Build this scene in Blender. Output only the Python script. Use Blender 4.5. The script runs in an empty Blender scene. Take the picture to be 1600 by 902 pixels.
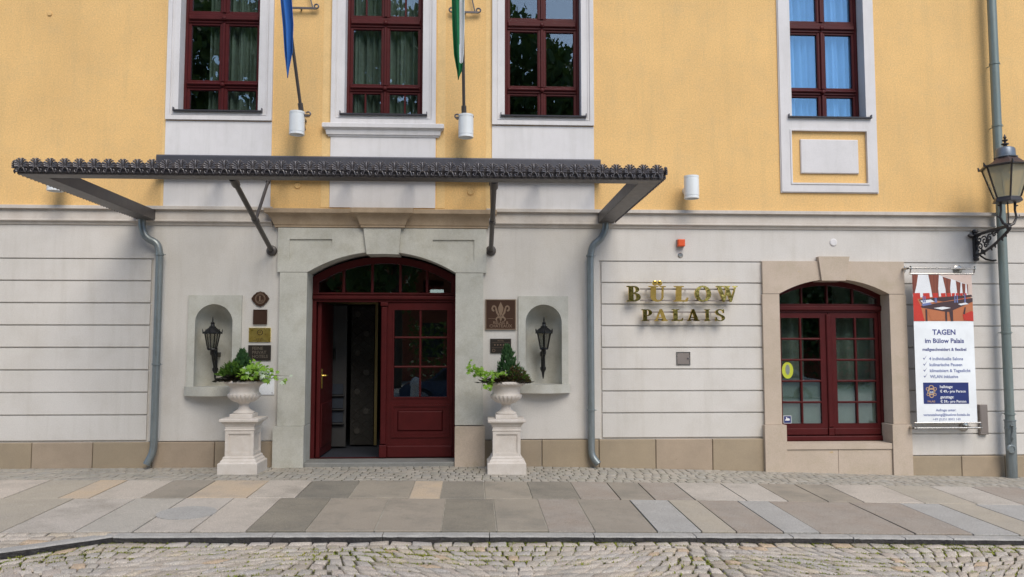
import bpy, math, random
import numpy as np
from mathutils import Vector, Matrix
random.seed(7)
PI = math.pi
R = math.radians
S = bpy.context.scene
COL = S.collection

# ---------------------------------------------------------------- camera
FPX = 1250.0
PSI = math.atan(60/1250); TH = math.atan(89/1250)
CAM = Vector((0, -10.5, 1.588))
fv = Vector((math.sin(PSI)*math.cos(TH), math.cos(PSI)*math.cos(TH), math.sin(TH)))
rv = Vector((math.cos(PSI), -math.sin(PSI), 0))
uv = rv.cross(fv)
cd = bpy.data.cameras.new('camera'); cam = bpy.data.objects.new('camera', cd); COL.objects.link(cam)
cd.sensor_width = 36; cd.lens = 36*FPX/1600; cd.clip_end = 1000; cd.clip_start = .05
cam.matrix_world = Matrix(((rv.x, uv.x, -fv.x, CAM.x), (rv.y, uv.y, -fv.y, CAM.y), (rv.z, uv.z, -fv.z, CAM.z), (0, 0, 0, 1)))
S.camera = cam
S.render.resolution_x = 1024; S.render.resolution_y = 577

# ---------------------------------------------------------------- sky, sun, exposure
SUN_EL, SUN_AZ = R(47), R(18)          # azimuth measured from -Y towards -X
W = bpy.data.worlds.new('World'); S.world = W; W.use_nodes = True
wn = W.node_tree.nodes; wl = W.node_tree.links
sky = wn.new('ShaderNodeTexSky'); sky.sky_type = 'NISHITA'; sky.sun_disc = False
sky.sun_elevation = SUN_EL
sd = Vector((math.sin(SUN_AZ)*math.cos(SUN_EL), -math.cos(SUN_AZ)*math.cos(SUN_EL), math.sin(SUN_EL)))  # towards the sun
sky.sun_rotation = math.atan2(sd.x, sd.y)
sky.air_density = 1.0; sky.dust_density = .8; sky.ozone_density = 1.6
wl.new(sky.outputs[0], wn['Background'].inputs[0]); wn['Background'].inputs[1].default_value = .125
sl = bpy.data.lights.new('sun', 'SUN'); sl.energy = 1.9; sl.angle = R(36); sl.color = (1, .92, .80)
so = bpy.data.objects.new('sun', sl); COL.objects.link(so)
so.rotation_euler = (-sd).to_track_quat('-Z', 'Y').to_euler()
S.view_settings.view_transform = 'Standard'; S.view_settings.look = 'None'
S.view_settings.exposure = 0.62; S.view_settings.gamma = 1

# ---------------------------------------------------------------- measuring: photo pixel -> point on the plane y = Y
def P(px, py, Y=0.0):
    d = fv*FPX + rv*(px-800) + uv*(451-py)
    t = (Y-CAM.y)/d.y
    return (CAM.x+d.x*t, CAM.z+d.z*t)
def X(px, py=540, Y=0.0): return P(px, py, Y)[0]
def Z(px, py, Y=0.0): return P(px, py, Y)[1]

# ---------------------------------------------------------------- mesh helper
class MB:
    def __init__(s): s.v = []; s.f = []; s.m = []
    def add(s, vs, fs, m=0):
        o = len(s.v); s.v += [tuple(v) for v in vs]
        s.f += [tuple(i+o for i in f) for f in fs]; s.m += [m]*len(fs); return s
    def box(s, x0, x1, y0, y1, z0, z1, m=0):
        return s.add([(x0,y0,z0),(x1,y0,z0),(x1,y1,z0),(x0,y1,z0),(x0,y0,z1),(x1,y0,z1),(x1,y1,z1),(x0,y1,z1)],
              [(0,3,2,1),(4,5,6,7),(0,1,5,4),(1,2,6,5),(2,3,7,6),(3,0,4,7)], m)
    def cbox(s, x0, x1, y0, y1, z0, z1, c=.004, m=0):
        """box whose front (y0) face is chamfered by c"""
        v = [(x0,y0+c,z0),(x1,y0+c,z0),(x1,y0+c,z1),(x0,y0+c,z1),(x0+c,y0,z0+c),(x1-c,y0,z0+c),(x1-c,y0,z1-c),(x0+c,y0,z1-c),
             (x0,y1,z0),(x1,y1,z0),(x1,y1,z1),(x0,y1,z1)]
        return s.add(v, [(4,5,6,7),(0,1,5,4),(1,2,6,5),(2,3,7,6),(3,0,4,7),(8,9,1,0),(9,10,2,1),(10,11,3,2),(11,8,0,3),(11,10,9,8)], m)
    def profx(s, prof, x0, x1, m=0):
        """prof: closed list of (y,z) extruded along x"""
        n = len(prof)
        v = [(x0,y,z) for y,z in prof]+[(x1,y,z) for y,z in prof]
        f = [(i,(i+1)%n,(i+1)%n+n,i+n) for i in range(n)]+[tuple(range(n))[::-1], tuple(range(n,2*n))]
        return s.add(v, f, m)
    def profm(s, prof, xa, xb, m=0):
        """mitred return: prof (out,z), out = how far proud; ends step back with it"""
        n = len(prof)
        v = [(xa-o,-o,z) for o,z in prof]+[(xb+o,-o,z) for o,z in prof]+[(xa-o,.02,z) for o,z in prof]+[(xb+o,.02,z) for o,z in prof]
        f = []
        for i in range(n-1):
            f += [(i,i+n,i+1+n,i+1),(i+2*n,i,i+1,i+1+2*n),(i+n,i+3*n,i+1+3*n,i+1+n)]
        f += [(0,2*n,3*n,n),(n-1,2*n-1,4*n-1,3*n-1)]
        return s.add(v, f, m)
    def lathe(s, prof, n=24, c=(0,0,0), rot=0, mod=None, sx=1, sy=1, m=0):
        k = len(prof); v = []
        for (r, z) in prof:
            for i in range(n):
                a = rot+2*PI*i/n; rr = r*(mod(a, z) if mod else 1)
                v.append((c[0]+rr*math.cos(a)*sx, c[1]+rr*math.sin(a)*sy, c[2]+z))
        f = [(j*n+i, j*n+(i+1)%n, (j+1)*n+(i+1)%n, (j+1)*n+i) for j in range(k-1) for i in range(n)]
        f += [tuple(range(n))[::-1], tuple((k-1)*n+i for i in range(n))]
        return s.add(v, f, m)
    def lathey(s, prof, n, cx, y, cz, m=0):
        """turned form facing the street: prof = [(radius, how far proud of y)]"""
        k = len(s.v); s.lathe(prof, n, (0,0,0), m=m); s.v = s.v[:k]+[(cx+a, y-c, cz+b) for a, b, c in s.v[k:]]; return s
    def tube(s, pts, r, n=8, m=0, cap=True):
        pts = [Vector(p) for p in pts]; k = len(pts); v = []
        rs = r if isinstance(r, (list, tuple)) else [r]*k
        up = None
        for j, p in enumerate(pts):
            t = (pts[min(j+1,k-1)]-pts[max(j-1,0)]).normalized()
            if up is None:
                a = Vector((0,0,1)) if abs(t.z) < .9 else Vector((1,0,0))
            else: a = up
            b = t.cross(a).normalized(); up = b.cross(t).normalized()
            for i in range(n):
                q = 2*PI*i/n; v.append(p+(b*math.cos(q)+up*math.sin(q))*rs[j])
        f = [(j*n+i, j*n+(i+1)%n, (j+1)*n+(i+1)%n, (j+1)*n+i) for j in range(k-1) for i in range(n)]
        if cap: f += [tuple(range(n))[::-1], tuple((k-1)*n+i for i in range(n))]
        return s.add(v, f, m)
    def poly(s, outer, holes=(), y0=0, y1=.02, m=0):
        """outline in (x,z), extruded from y0 to y1 (y0 in front)"""
        c = bpy.data.curves.new('tmp', 'CURVE'); c.dimensions = '2D'; c.fill_mode = 'BOTH'; c.extrude = (y1-y0)/2
        for loop in [outer]+list(holes):
            sp = c.splines.new('POLY'); sp.points.add(len(loop)-1)
            for q, (x, z) in enumerate(loop): sp.points[q].co = (x, z, 0, 1)
            sp.use_cyclic_u = True
        o = bpy.data.objects.new('tmp', c); me = bpy.data.meshes.new_from_object(o)
        ym = (y0+y1)/2
        s.add([(v.co.x, ym-v.co.z, v.co.y) for v in me.vertices], [tuple(p.vertices) for p in me.polygons], m)
        bpy.data.objects.remove(o); bpy.data.meshes.remove(me); bpy.data.curves.remove(c)
        return s
    def text(s, body, x, z, size, y, depth=.002, align='CENTER', m=0, space=1.0, bold=0):
        c = bpy.data.curves.new('tmp', 'FONT'); c.body = body; c.size = size; c.align_x = align; c.extrude = depth/2
        c.space_character = space; c.resolution_u = 2; c.offset = bold
        o = bpy.data.objects.new('tmp', c); me = bpy.data.meshes.new_from_object(o)
        s.add([(x+v.co.x, y-v.co.z, z+v.co.y) for v in me.vertices], [tuple(p.vertices) for p in me.polygons], m)
        bpy.data.objects.remove(o); bpy.data.meshes.remove(me); bpy.data.curves.remove(c)
        return s
    def xf(s, M, start=0):
        s.v = s.v[:start]+[tuple(M @ Vector(v)) for v in s.v[start:]]; return s
    def mesh(s, name, mats, smooth=None):
        me = bpy.data.meshes.new(name); me.from_pydata(s.v, [], s.f); me.update()
        for mm in (mats if isinstance(mats, (list, tuple)) else [mats]): me.materials.append(mm)
        me.polygons.foreach_set('material_index', s.m)
        if smooth is not None:
            me.polygons.foreach_set('use_smooth', [True]*len(me.polygons)); me.set_sharp_from_angle(angle=R(smooth))
        return me
    def build(s, name, mats, parent=None, smooth=None, bevel=0, **kw):
        o = bpy.data.objects.new(name, s.mesh(name, mats, smooth)); return link(o, parent, bevel, **kw)

def link(o, parent=None, bevel=0, **kw):
    COL.objects.link(o)
    if parent is not None:
        o.parent = parent
        L = Vector((0,0,0)); p = parent
        while p is not None: L += p.location; p = p.parent
        o.location = Vector(o.location)-L          # parts are modelled in world coordinates
    if bevel:
        b = o.modifiers.new('bevel', 'BEVEL'); b.width = bevel; b.segments = 2; b.limit_method = 'ANGLE'; b.angle_limit = R(40)
    for k, v in kw.items(): o[k] = v
    return o
def thing(name, label, cat, loc=(0,0,0), group=None):
    o = bpy.data.objects.new(name, None); COL.objects.link(o); o.location = loc; o.empty_display_size = .1
    o['label'] = label; o['category'] = cat
    if group: o['group'] = group
    return o
def tag(o, label, cat, group=None):
    o['label'] = label; o['category'] = cat
    if group: o['group'] = group
    return o
def copy_tree(o, parent=None, loc=None):
    c = o.copy(); COL.objects.link(c); c.parent = parent
    if loc is not None: c.location = loc
    for ch in o.children: copy_tree(ch, c)
    return c
def arc(cx, cz, rx, rz, a0, a1, n=12):
    return [(cx+rx*math.cos(R(a0+(a1-a0)*i/n)), cz+rz*math.sin(R(a0+(a1-a0)*i/n))) for i in range(n+1)]
def segarc(x0, x1, z, rise, n=20):
    """segmental arch from (x0,z) over to (x1,z)"""
    w = (x1-x0)/2; r = (w*w+rise*rise)/(2*rise); c = z+rise-r; a = math.asin(w/r)
    return [((x0+x1)/2+r*math.sin(-a+2*a*i/n), c+r*math.cos(-a+2*a*i/n)) for i in range(n+1)]
def rect(x0, x1, z0, z1): return [(x0,z0),(x1,z0),(x1,z1),(x0,z1)]

# ---------------------------------------------------------------- materials
def mat(name, col, col2=None, rough=.7, metal=0, scale=4, amt=1.0, grain=.12, gscale=120, bump=.1, bscale=150, bdist=.004,
        palette=None, pvar=.12, stretch=None, dirt=None, dscale=2.5, damt=.5, coat=0, trans=None, spec=.5, rvar=.1, lichen=None, streak=None):
    m = bpy.data.materials.new(name); m.use_nodes = True; n = m.node_tree.nodes; l = m.node_tree.links
    b = n['Principled BSDF']; b.inputs['Roughness'].default_value = rough; b.inputs['Metallic'].default_value = metal
    b.inputs['Coat Weight'].default_value = coat; b.inputs['Specular IOR Level'].default_value = spec
    b.inputs['Coat Roughness'].default_value = .12
    g = n.new('ShaderNodeNewGeometry'); pos = g.outputs['Position']
    def noise(sc, det=5, st=None, rgh=.6):
        t = n.new('ShaderNodeTexNoise'); t.inputs['Scale'].default_value = sc; t.inputs['Detail'].default_value = det
        t.inputs['Roughness'].default_value = rgh
        if st:
            mp = n.new('ShaderNodeMapping'); mp.inputs['Scale'].default_value = st; l.new(pos, mp.inputs[0]); l.new(mp.outputs[0], t.inputs[0])
        else: l.new(pos, t.inputs[0])
        return t.outputs['Fac']
    def ramp(f, a, z):
        r = n.new('ShaderNodeMapRange'); r.inputs[1].default_value = a; r.inputs[2].default_value = z; r.clamp = True
        l.new(f, r.inputs[0]); return r.outputs[0]
    def mix(f, a, c, mode='MIX'):
        x = n.new('ShaderNodeMix'); x.data_type = 'RGBA'; x.blend_type = mode
        for sock, val in ((x.inputs[0], f), (x.inputs[6], a), (x.inputs[7], c)):
            if hasattr(val, 'links') or hasattr(val, 'is_linked'): l.new(val, sock)
            elif isinstance(val, (int, float)): sock.default_value = val
            else: sock.default_value = (*val, 1)
        return x.outputs[2]
    def mul(a, k):
        x = n.new('ShaderNodeMath'); x.operation = 'MULTIPLY'; l.new(a, x.inputs[0]); x.inputs[1].default_value = k; return x.outputs[0]
    if palette:
        oi = n.new('ShaderNodeObjectInfo')
        ad = n.new('ShaderNodeMath'); ad.operation = 'ADD'; l.new(oi.outputs['Random'], ad.inputs[0]); l.new(g.outputs['Random Per Island'], ad.inputs[1])
        fr = n.new('ShaderNodeMath'); fr.operation = 'FRACT'; l.new(ad.outputs[0], fr.inputs[0])
        cr = n.new('ShaderNodeValToRGB'); cr.color_ramp.interpolation = 'CONSTANT'
        el = cr.color_ramp.elements
        while len(el) < len(palette): el.new(.5)
        for i, c in enumerate(palette): el[i].position = i/len(palette); el[i].color = (*c, 1)
        l.new(fr.outputs[0], cr.inputs[0]); base = cr.outputs[0]
        base = mix(mul(ramp(noise(scale), .3, .7), amt*.35), base, mix(1, base, (.55,.55,.55), 'MULTIPLY'))
    else:
        c2 = col2 or tuple(c*(1-pvar) for c in col)
        base = mix(mul(ramp(noise(scale, st=stretch), .32, .68), amt), col, c2)
    if dirt:
        base = mix(mul(ramp(noise(dscale, 6, rgh=.7), .48, .75), damt), base, dirt)
    if streak:
        base = mix(mul(ramp(noise(1.0, 6, (streak[1], streak[1], streak[1]*.09), .7), .50, .72), streak[2]), base, streak[0])
    if lichen:
        base = mix(mul(ramp(noise(lichen[1], 4), lichen[2], lichen[2]+.06), .6), base, lichen[0])
    gr = noise(gscale, 3)
    base = mix(grain, base, mix(1, base, mix(ramp(gr, .25, .75), (.0,.0,.0), (2,2,2)), 'MULTIPLY'))
    l.new(base, b.inputs['Base Color'])
    rr = n.new('ShaderNodeMapRange'); rr.inputs[3].default_value = max(0,rough-rvar); rr.inputs[4].default_value = min(1,rough+rvar)
    l.new(noise(scale*3), rr.inputs[0]); l.new(rr.outputs[0], b.inputs['Roughness'])
    if bump:
        bm = n.new('ShaderNodeBump'); bm.inputs['Strength'].default_value = bump; bm.inputs['Distance'].default_value = bdist
        l.new(noise(bscale, 4), bm.inputs['Height']); l.new(bm.outputs[0], b.inputs['Normal'])
    if trans:
        out = n['Material Output']; tr = n.new('ShaderNodeBsdfTranslucent'); l.new(base, tr.inputs[0])
        mx = n.new('ShaderNodeMixShader'); mx.inputs[0].default_value = trans
        l.new(b.outputs[0], mx.inputs[1]); l.new(tr.outputs[0], mx.inputs[2]); l.new(mx.outputs[0], out.inputs[0])
    return m
def glassmat(name, tint=(.8,.85,.83), ior=1.9, rough=0.0, wav=.0, gl=(1,1,1)):
    m = bpy.data.materials.new(name); m.use_nodes = True; n = m.node_tree.nodes; l = m.node_tree.links
    n.remove(n['Principled BSDF']); out = n['Material Output']
    t = n.new('ShaderNodeBsdfTransparent'); t.inputs[0].default_value = (*tint, 1)
    g = n.new('ShaderNodeBsdfGlossy'); g.inputs['Roughness'].default_value = rough; g.inputs[0].default_value = (*gl,1)
    f = n.new('ShaderNodeFresnel'); ge = n.new('ShaderNodeNewGeometry')
    bk = n.new('ShaderNodeMapRange'); bk.inputs[3].default_value = ior; bk.inputs[4].default_value = 1/ior   # same reflection on either face of the pane
    l.new(ge.outputs['Backfacing'], bk.inputs[0]); l.new(bk.outputs[0], f.inputs[0])
    mx = n.new('ShaderNodeMixShader'); l.new(f.outputs[0], mx.inputs[0]); l.new(t.outputs[0], mx.inputs[1]); l.new(g.outputs[0], mx.inputs[2])
    if wav:
        no = n.new('ShaderNodeTexNoise'); no.inputs['Scale'].default_value = 2.2; no.inputs['Detail'].default_value = 1
        gg = n.new('ShaderNodeNewGeometry'); l.new(gg.outputs['Position'], no.inputs[0])
        bm = n.new('ShaderNodeBump'); bm.inputs['Strength'].default_value = wav; bm.inputs['Distance'].default_value = .02
        l.new(no.outputs[0], bm.inputs['Height']); l.new(bm.outputs[0], g.inputs['Normal'])
    l.new(mx.outputs[0], out.inputs[0]); return m

M = {}
M['yellow'] = mat('yellow_stucco', (.80,.515,.21), (.70,.45,.185), rough=.9, scale=.8, streak=((.52,.37,.175), 6, .30), lichen=((.36,.27,.14), 21, .735), grain=.16, gscale=55, bump=.5, bscale=130, bdist=.004,
                  dirt=(.52,.39,.21), dscale=3, damt=.30)
M['yellow_trim'] = mat('yellow_painted_edge', (.80,.55,.25), rough=.9, grain=.1, gscale=60, bump=.3)
M['white'] = mat('white_render', (.69,.675,.68), (.63,.615,.62), rough=.85, scale=1.5, streak=((.47,.46,.44), 9, .3), grain=.06, bump=.15, dirt=(.55,.54,.52), dscale=3, damt=.3)
M['beige'] = mat('beige_render', (.645,.62,.59), (.58,.555,.52), rough=.9, scale=.9, streak=((.46,.43,.38), 6, .35), lichen=((.42,.38,.32), 18, .745), grain=.08, gscale=70, bump=.25, dirt=(.47,.435,.385), dscale=2.2, damt=.4)
M['cornice'] = mat('cornice_render', (.60,.56,.51), (.52,.47,.42), rough=.9, scale=3, grain=.1, bump=.2, dirt=(.33,.28,.23), dscale=7, damt=.35, stretch=(1,1,.3))
M['green_stone'] = mat('green_grey_sandstone', (.555,.55,.50), (.46,.455,.41), rough=.8, streak=((.42,.41,.35), 8, .22), scale=2.5, grain=.12, gscale=90, bump=.25, dirt=(.36,.34,.25), dscale=5, damt=.4, lichen=((.50,.40,.20), 16, .69))
M['brown_stone'] = mat('brown_sandstone', (.45,.345,.24), (.36,.27,.18), rough=.85, scale=5, grain=.12, bump=.2, dirt=(.25,.18,.12), dscale=6, damt=.5)
M['tan_stone'] = mat('tan_sandstone', (.52,.43,.35), (.46,.38,.30), rough=.85, scale=3, grain=.12, gscale=80, bump=.25, dirt=(.38,.32,.22), dscale=4, damt=.45, lichen=((.50,.34,.13), 9, .70))
M['plinth'] = mat('plinth_sandstone', (.42,.335,.24), rough=.85, scale=2, grain=.12, bump=.2, palette=[(0.377, 0.3, 0.216), (0.408, 0.32, 0.226), (0.352, 0.285, 0.206), (0.393, 0.31, 0.23), (0.362, 0.29, 0.202)],
                  dirt=(.25,.205,.15), dscale=3.5, damt=.5, lichen=((.20,.16,.11), 16, .72))
M['red'] = mat('oxblood_paint', (.074,.0085,.009), (.058,.0065,.007), rough=.42, scale=6, grain=.05, bump=.03, spec=.22)
M['glass'] = glassmat('window_glass', (.84,.90,.87), 2.15, wav=.02, gl=(.84,.93,1))  # reflection colour shifted to blue, adding to the mirrored sky
M['sky_glass'] = glassmat('sky_tinted_glass', (.72,.86,1), 2.3, wav=.01, gl=(.50,.80,1))  # blue of the mirrored sky is coloured into the reflection and tint
M['film'] = mat('frosted_film', (.30,.34,.32), rough=.6, bump=0, trans=.3)
M['curtain'] = mat('curtain_cloth', (.36,.40,.38), (.27,.30,.29), rough=.9, scale=3, bump=0, trans=.35)
M['white_curtain'] = mat('white_net_curtain', (.84,.88,.88), (.76,.80,.80), rough=.9, scale=3, bump=0, trans=.35)
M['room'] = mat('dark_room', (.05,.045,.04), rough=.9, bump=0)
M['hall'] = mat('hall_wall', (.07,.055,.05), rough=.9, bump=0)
M['carpet'] = mat('dark_blue_carpet', (.018,.022,.035), rough=.95, bump=.2)
M['brass'] = mat('brass', (.95,.78,.25), (.75,.55,.12), rough=.3, metal=1, scale=12, bump=.3, bscale=9, bdist=.02, grain=.05)
M['gold'] = mat('polished_gold', (.88,.64,.18), (.82,.58,.15), rough=.16, metal=1, scale=8, bump=.16, bscale=7, bdist=.02, grain=.04)
M['iron'] = mat('cast_iron', (.085,.08,.09), (.11,.10,.105), rough=.3, metal=.1, spec=.7, scale=10, grain=.2, bump=.15, bscale=60)
M['canopy_steel'] = mat('grey_painted_steel', (.078,.071,.072), (.10,.088,.082), rough=.45, metal=.2, scale=6, grain=.1, bump=.08, bscale=60)
M['flashing'] = mat('slate_blue_flashing', (.085,.085,.10), rough=.4, metal=.4, scale=4, bump=.04)
M['lantern_iron'] = mat('blackened_iron', (.028,.026,.028), (.045,.04,.042), rough=.4, metal=.2, bump=.1, bscale=60)
M['black'] = mat('black_iron', (.012,.012,.013), rough=.38, metal=.2, bump=.1, bscale=50)
M['zinc'] = mat('weathered_zinc', (.20,.23,.24), (.26,.29,.30), rough=.42, metal=.55, scale=5, grain=.1, bump=.05, stretch=(4,4,.6), dirt=(.16,.15,.13), dscale=8, damt=.3)
M['zinc_green'] = mat('painted_downpipe', (.17,.215,.205), (.21,.25,.24), rough=.45, metal=.3, scale=5, grain=.08, bump=.05, stretch=(4,4,.5), dirt=(.15,.14,.11), dscale=7, damt=.3)
M['lamp_white'] = mat('white_enamel', (.80,.83,.84), rough=.3, grain=.02, bump=0, coat=.2)
M['lamp_glass'] = glassmat('lantern_glass', (.94,.93,.86), 1.35)
_n = M['lamp_glass'].node_tree.nodes; _l = M['lamp_glass'].node_tree.links
_t = _n.new('ShaderNodeBsdfTranslucent'); _t.inputs[0].default_value = (.78,.76,.62,1); _d = _n.new('ShaderNodeBsdfDiffuse'); _d.inputs[0].default_value = (.70,.69,.60,1)
_a = _n.new('ShaderNodeMixShader'); _b = _n.new('ShaderNodeMixShader'); _o = _n['Material Output']; _src = _o.inputs[0].links[0].from_socket
_l.new(_t.outputs[0], _a.inputs[1]); _l.new(_d.outputs[0], _a.inputs[2]); _b.inputs[0].default_value = .38; _l.new(_src, _b.inputs[1]); _l.new(_a.outputs[0], _b.inputs[2]); _l.new(_b.outputs[0], _o.inputs[0])
M['lamp_clear'] = glassmat('dusty_lantern_glass', (.55,.55,.52), 1.5, rough=.15)
M['copper'] = mat('dull_copper_roof', (.10,.065,.06), (.08,.065,.065), rough=.5, metal=.5, bump=.05)
M['blue_metal'] = mat('grey_blue_cap', (.16,.19,.23), rough=.4, metal=.4, bump=.05)
M['cast_stone'] = mat('cast_stone', (.66,.61,.56), (.57,.515,.46), rough=.85, scale=5, grain=.12, gscale=160, bump=.3, dirt=(.45,.38,.31), dscale=6, damt=.4)
M['soil'] = mat('soil', (.05,.032,.02), rough=1, bump=1, bscale=60, bdist=.02)
M['bronze'] = mat('dark_bronze', (.085,.045,.03), rough=.4, metal=.5, bump=.05)
M['bronze_dk'] = mat('dark_plaque', (.035,.028,.022), rough=.45, metal=.3, bump=.05)
M['bronze_lt'] = mat('raised_bronze', (.34,.24,.17), rough=.4, metal=.6, bump=.05)
M['plaque_text'] = mat('plaque_lettering', (.22,.18,.14), rough=.5, metal=.5, bump=0)
M['silver'] = mat('brushed_steel', (.50,.48,.45), rough=.28, metal=1, bump=.03)
M['grey_box'] = mat('grey_metal_box', (.24,.21,.195), rough=.5, metal=.2, bump=.03)
M['orange'] = mat('orange_beacon', (.75,.10,.02), rough=.35, bump=.3, bscale=80, bdist=.005)
M['banner'] = mat('banner_vinyl', (.88,.92,.95), rough=.45, bump=0, grain=.01)
M['navy'] = mat('navy_print', (.015,.03,.16), rough=.5, bump=0)
M['ink'] = mat('blue_print', (.045,.06,.24), rough=.5, bump=0)
M['ink2'] = mat('pale_blue_print', (.16,.20,.42), rough=.5, bump=0)
M['white_print'] = mat('white_print', (.8,.82,.85), rough=.5, bump=0)
M['rose_gold'] = mat('gold_print', (.50,.33,.20), rough=.5, bump=0)
M['p_red'] = mat('red_print', (.55,.035,.02), rough=.5, bump=0)
M['p_dark'] = mat('dark_print', (.06,.03,.035), rough=.5, bump=0)
M['p_curt'] = mat('curtain_print', (.26,.07,.035), (.13,.03,.02), rough=.5, bump=0, scale=60, stretch=(1,1,.02))
M['p_wood'] = mat('orange_floor_print', (.50,.17,.07), rough=.5, bump=0)
M['p_pink'] = mat('pale_print', (.70,.55,.48), rough=.5, bump=0)
M['yellow_st'] = mat('yellow_sticker', (.50,.55,.04), rough=.5, bump=0)
M['flag_blue'] = mat('blue_flag_cloth', (.025,.15,.50), rough=.8, bump=.1, trans=.15)
M['flag_green'] = mat('green_flag_cloth', (.0,.17,.055), rough=.8, bump=.1, trans=.15)
M['flag_white'] = mat('white_flag_cloth', (.8,.83,.86), rough=.8, bump=.1, trans=.15)
M['car_blue'] = mat('dark_blue_car_paint', (.05,.075,.13), rough=.25, metal=.3, bump=0, coat=.8)
M['car_dark'] = mat('black_rubber', (.015,.015,.015), rough=.7, bump=0)
M['car_grey'] = mat('silver_car_paint', (.35,.36,.38), rough=.25, metal=.5, bump=0, coat=.8)
M['brickred'] = mat('red_render', (.42,.13,.08), rough=.9)
M['far_roof'] = mat('dark_roof', (.09,.06,.05), rough=.9)
M['poster'] = mat('darkened_brochure', (.05,.05,.053), rough=.6, bump=0)  # white board given a near-black tone to stand for the dim hall
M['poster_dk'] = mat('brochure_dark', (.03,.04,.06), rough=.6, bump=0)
M['dull_brass'] = mat('dull_dark_brass', (.22,.17,.07), rough=.5, metal=.6, bump=0)  # brass in a much duller, darker tone
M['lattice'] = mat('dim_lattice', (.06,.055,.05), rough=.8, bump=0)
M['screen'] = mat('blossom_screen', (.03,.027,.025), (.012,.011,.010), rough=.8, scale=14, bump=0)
M['slab'] = mat('granite_slab', (.30,.29,.27), rough=.8, scale=1.6, amt=.8, grain=.4, gscale=110, bump=.3, bscale=70,
      palette=[(0.489, 0.436, 0.374), (0.457, 0.417, 0.365), (0.512, 0.451, 0.385), (0.434, 0.404, 0.354), (0.473, 0.43, 0.378)], dirt=(.24,.215,.18), dscale=1.4, damt=.8, lichen=((.16,.15,.13), 14, .72))
M['slab_mid'] = mat('grey_granite_slab', (.27,.27,.255), (.24,.24,.23), rough=.8, scale=1.6, amt=.8, grain=.3, gscale=150, bump=.15, bscale=90, palette=[(0.327, 0.288, 0.231), (0.31, 0.273, 0.223), (0.334, 0.29, 0.233)], dirt=(.17,.16,.135), dscale=1.4, damt=.85, lichen=((.14,.135,.12), 14, .70))
M['slab_dark'] = mat('dark_granite_slab', (.20,.2,.2), rough=.75, scale=1.6, grain=.4, gscale=110, bump=.15, bscale=90,
      palette=[(0.234, 0.214, 0.173), (0.256, 0.229, 0.181), (0.243, 0.222, 0.182), (0.261, 0.235, 0.191)], dirt=(.15,.14,.12), dscale=1.6, damt=.8)
M['slab_tan'] = mat('tan_sandstone_slab', (.49,.385,.27), (.45,.375,.295), rough=.85, scale=3, grain=.3, gscale=110, bump=.15, dirt=(.28,.23,.18), dscale=3, damt=.5)
M['slab_brown'] = mat('brown_granite_slab', (.30,.25,.205), (.33,.295,.255), rough=.85, scale=2.5, grain=.38, gscale=110, bump=.15, dirt=(.22,.19,.16), dscale=3, damt=.5)
M['slab_cream'] = mat('cream_slab', (.40,.355,.285), (.36,.325,.27), rough=.85, scale=2, grain=.3, gscale=110, bump=.15, dirt=(.28,.25,.2), dscale=3, damt=.4)
M['slab_blue'] = mat('pale_blue_granite_slab', (.385,.375,.355), (.33,.32,.30), rough=.8, scale=3, grain=.45, gscale=110, bump=.15)
M['joint'] = mat('sandy_joint', (.055,.048,.038), (.11,.10,.075), rough=1, scale=12, bump=.6, bscale=80, bdist=.01, dirt=(.12,.13,.025), dscale=2.2, damt=.9)
M['joint_light'] = mat('pale_mortar', (.24,.225,.195), (.17,.16,.14), rough=1, scale=12, bump=.6, bscale=80, bdist=.01)
M['sett'] = mat('granite_sett', (.3,.3,.3), rough=.75, scale=9, grain=.55, gscale=110, bump=.7, bscale=60, bdist=.006,
      palette=[(0.466, 0.418, 0.355), (0.544, 0.482, 0.41), (0.427, 0.388, 0.334), (0.505, 0.44, 0.369), (0.583, 0.517, 0.442), (0.48, 0.422, 0.349), (0.531, 0.405, 0.282), (0.453, 0.41, 0.364), (0.531, 0.482, 0.416), (0.492, 0.428, 0.355), (0.544, 0.465, 0.359), (0.414, 0.357, 0.287), (0.518, 0.465, 0.41), (0.499, 0.446, 0.379), (0.466, 0.428, 0.385), (0.492, 0.422, 0.359), (0.558, 0.493, 0.42), (0.453, 0.392, 0.324), (0.518, 0.452, 0.379), (0.48, 0.434, 0.379)])
M['mosaic'] = mat('small_mosaic_stone', (.3,.3,.3), rough=.8, scale=9, grain=.3, gscale=170, bump=.5, bscale=60, bdist=.005,
      palette=[(0.383, 0.356, 0.297), (0.415, 0.38, 0.321), (0.364, 0.337, 0.289), (0.396, 0.356, 0.297), (0.435, 0.392, 0.331), (0.383, 0.359, 0.315)], dirt=(.2,.19,.16), dscale=1.5, damt=.5)
M['kerb'] = mat('kerb_granite', (.42,.405,.38), (.32,.31,.29), rough=.85, scale=10, grain=.35, gscale=120, bump=.6, bscale=60, bdist=.01)
M['kerb_dark'] = mat('dark_kerb_face', (.022,.020,.022), (.055,.05,.048), rough=.8, scale=14, grain=.3, bump=.9, bscale=40, bdist=.02)  # front face in a much darker colour than the kerb's top
M['step'] = mat('worn_grey_step', (.24,.24,.225), (.19,.19,.18), rough=.8, scale=4, grain=.2, bump=.2)
M['moss'] = mat('moss', (.17,.22,.025), (.27,.26,.04), rough=1, scale=6, bump=0)
M['conifer'] = mat('conifer_green', (.035,.105,.035), (.07,.16,.05), rough=.7, scale=18, bump=0, trans=.15)
M['lime'] = mat('lime_leaves', (.30,.50,.05), (.20,.40,.035), rough=.5, scale=25, bump=0, trans=.35)
M['lime_white'] = mat('pale_variegated_leaves', (.62,.72,.55), rough=.5, bump=0, trans=.3)
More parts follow.
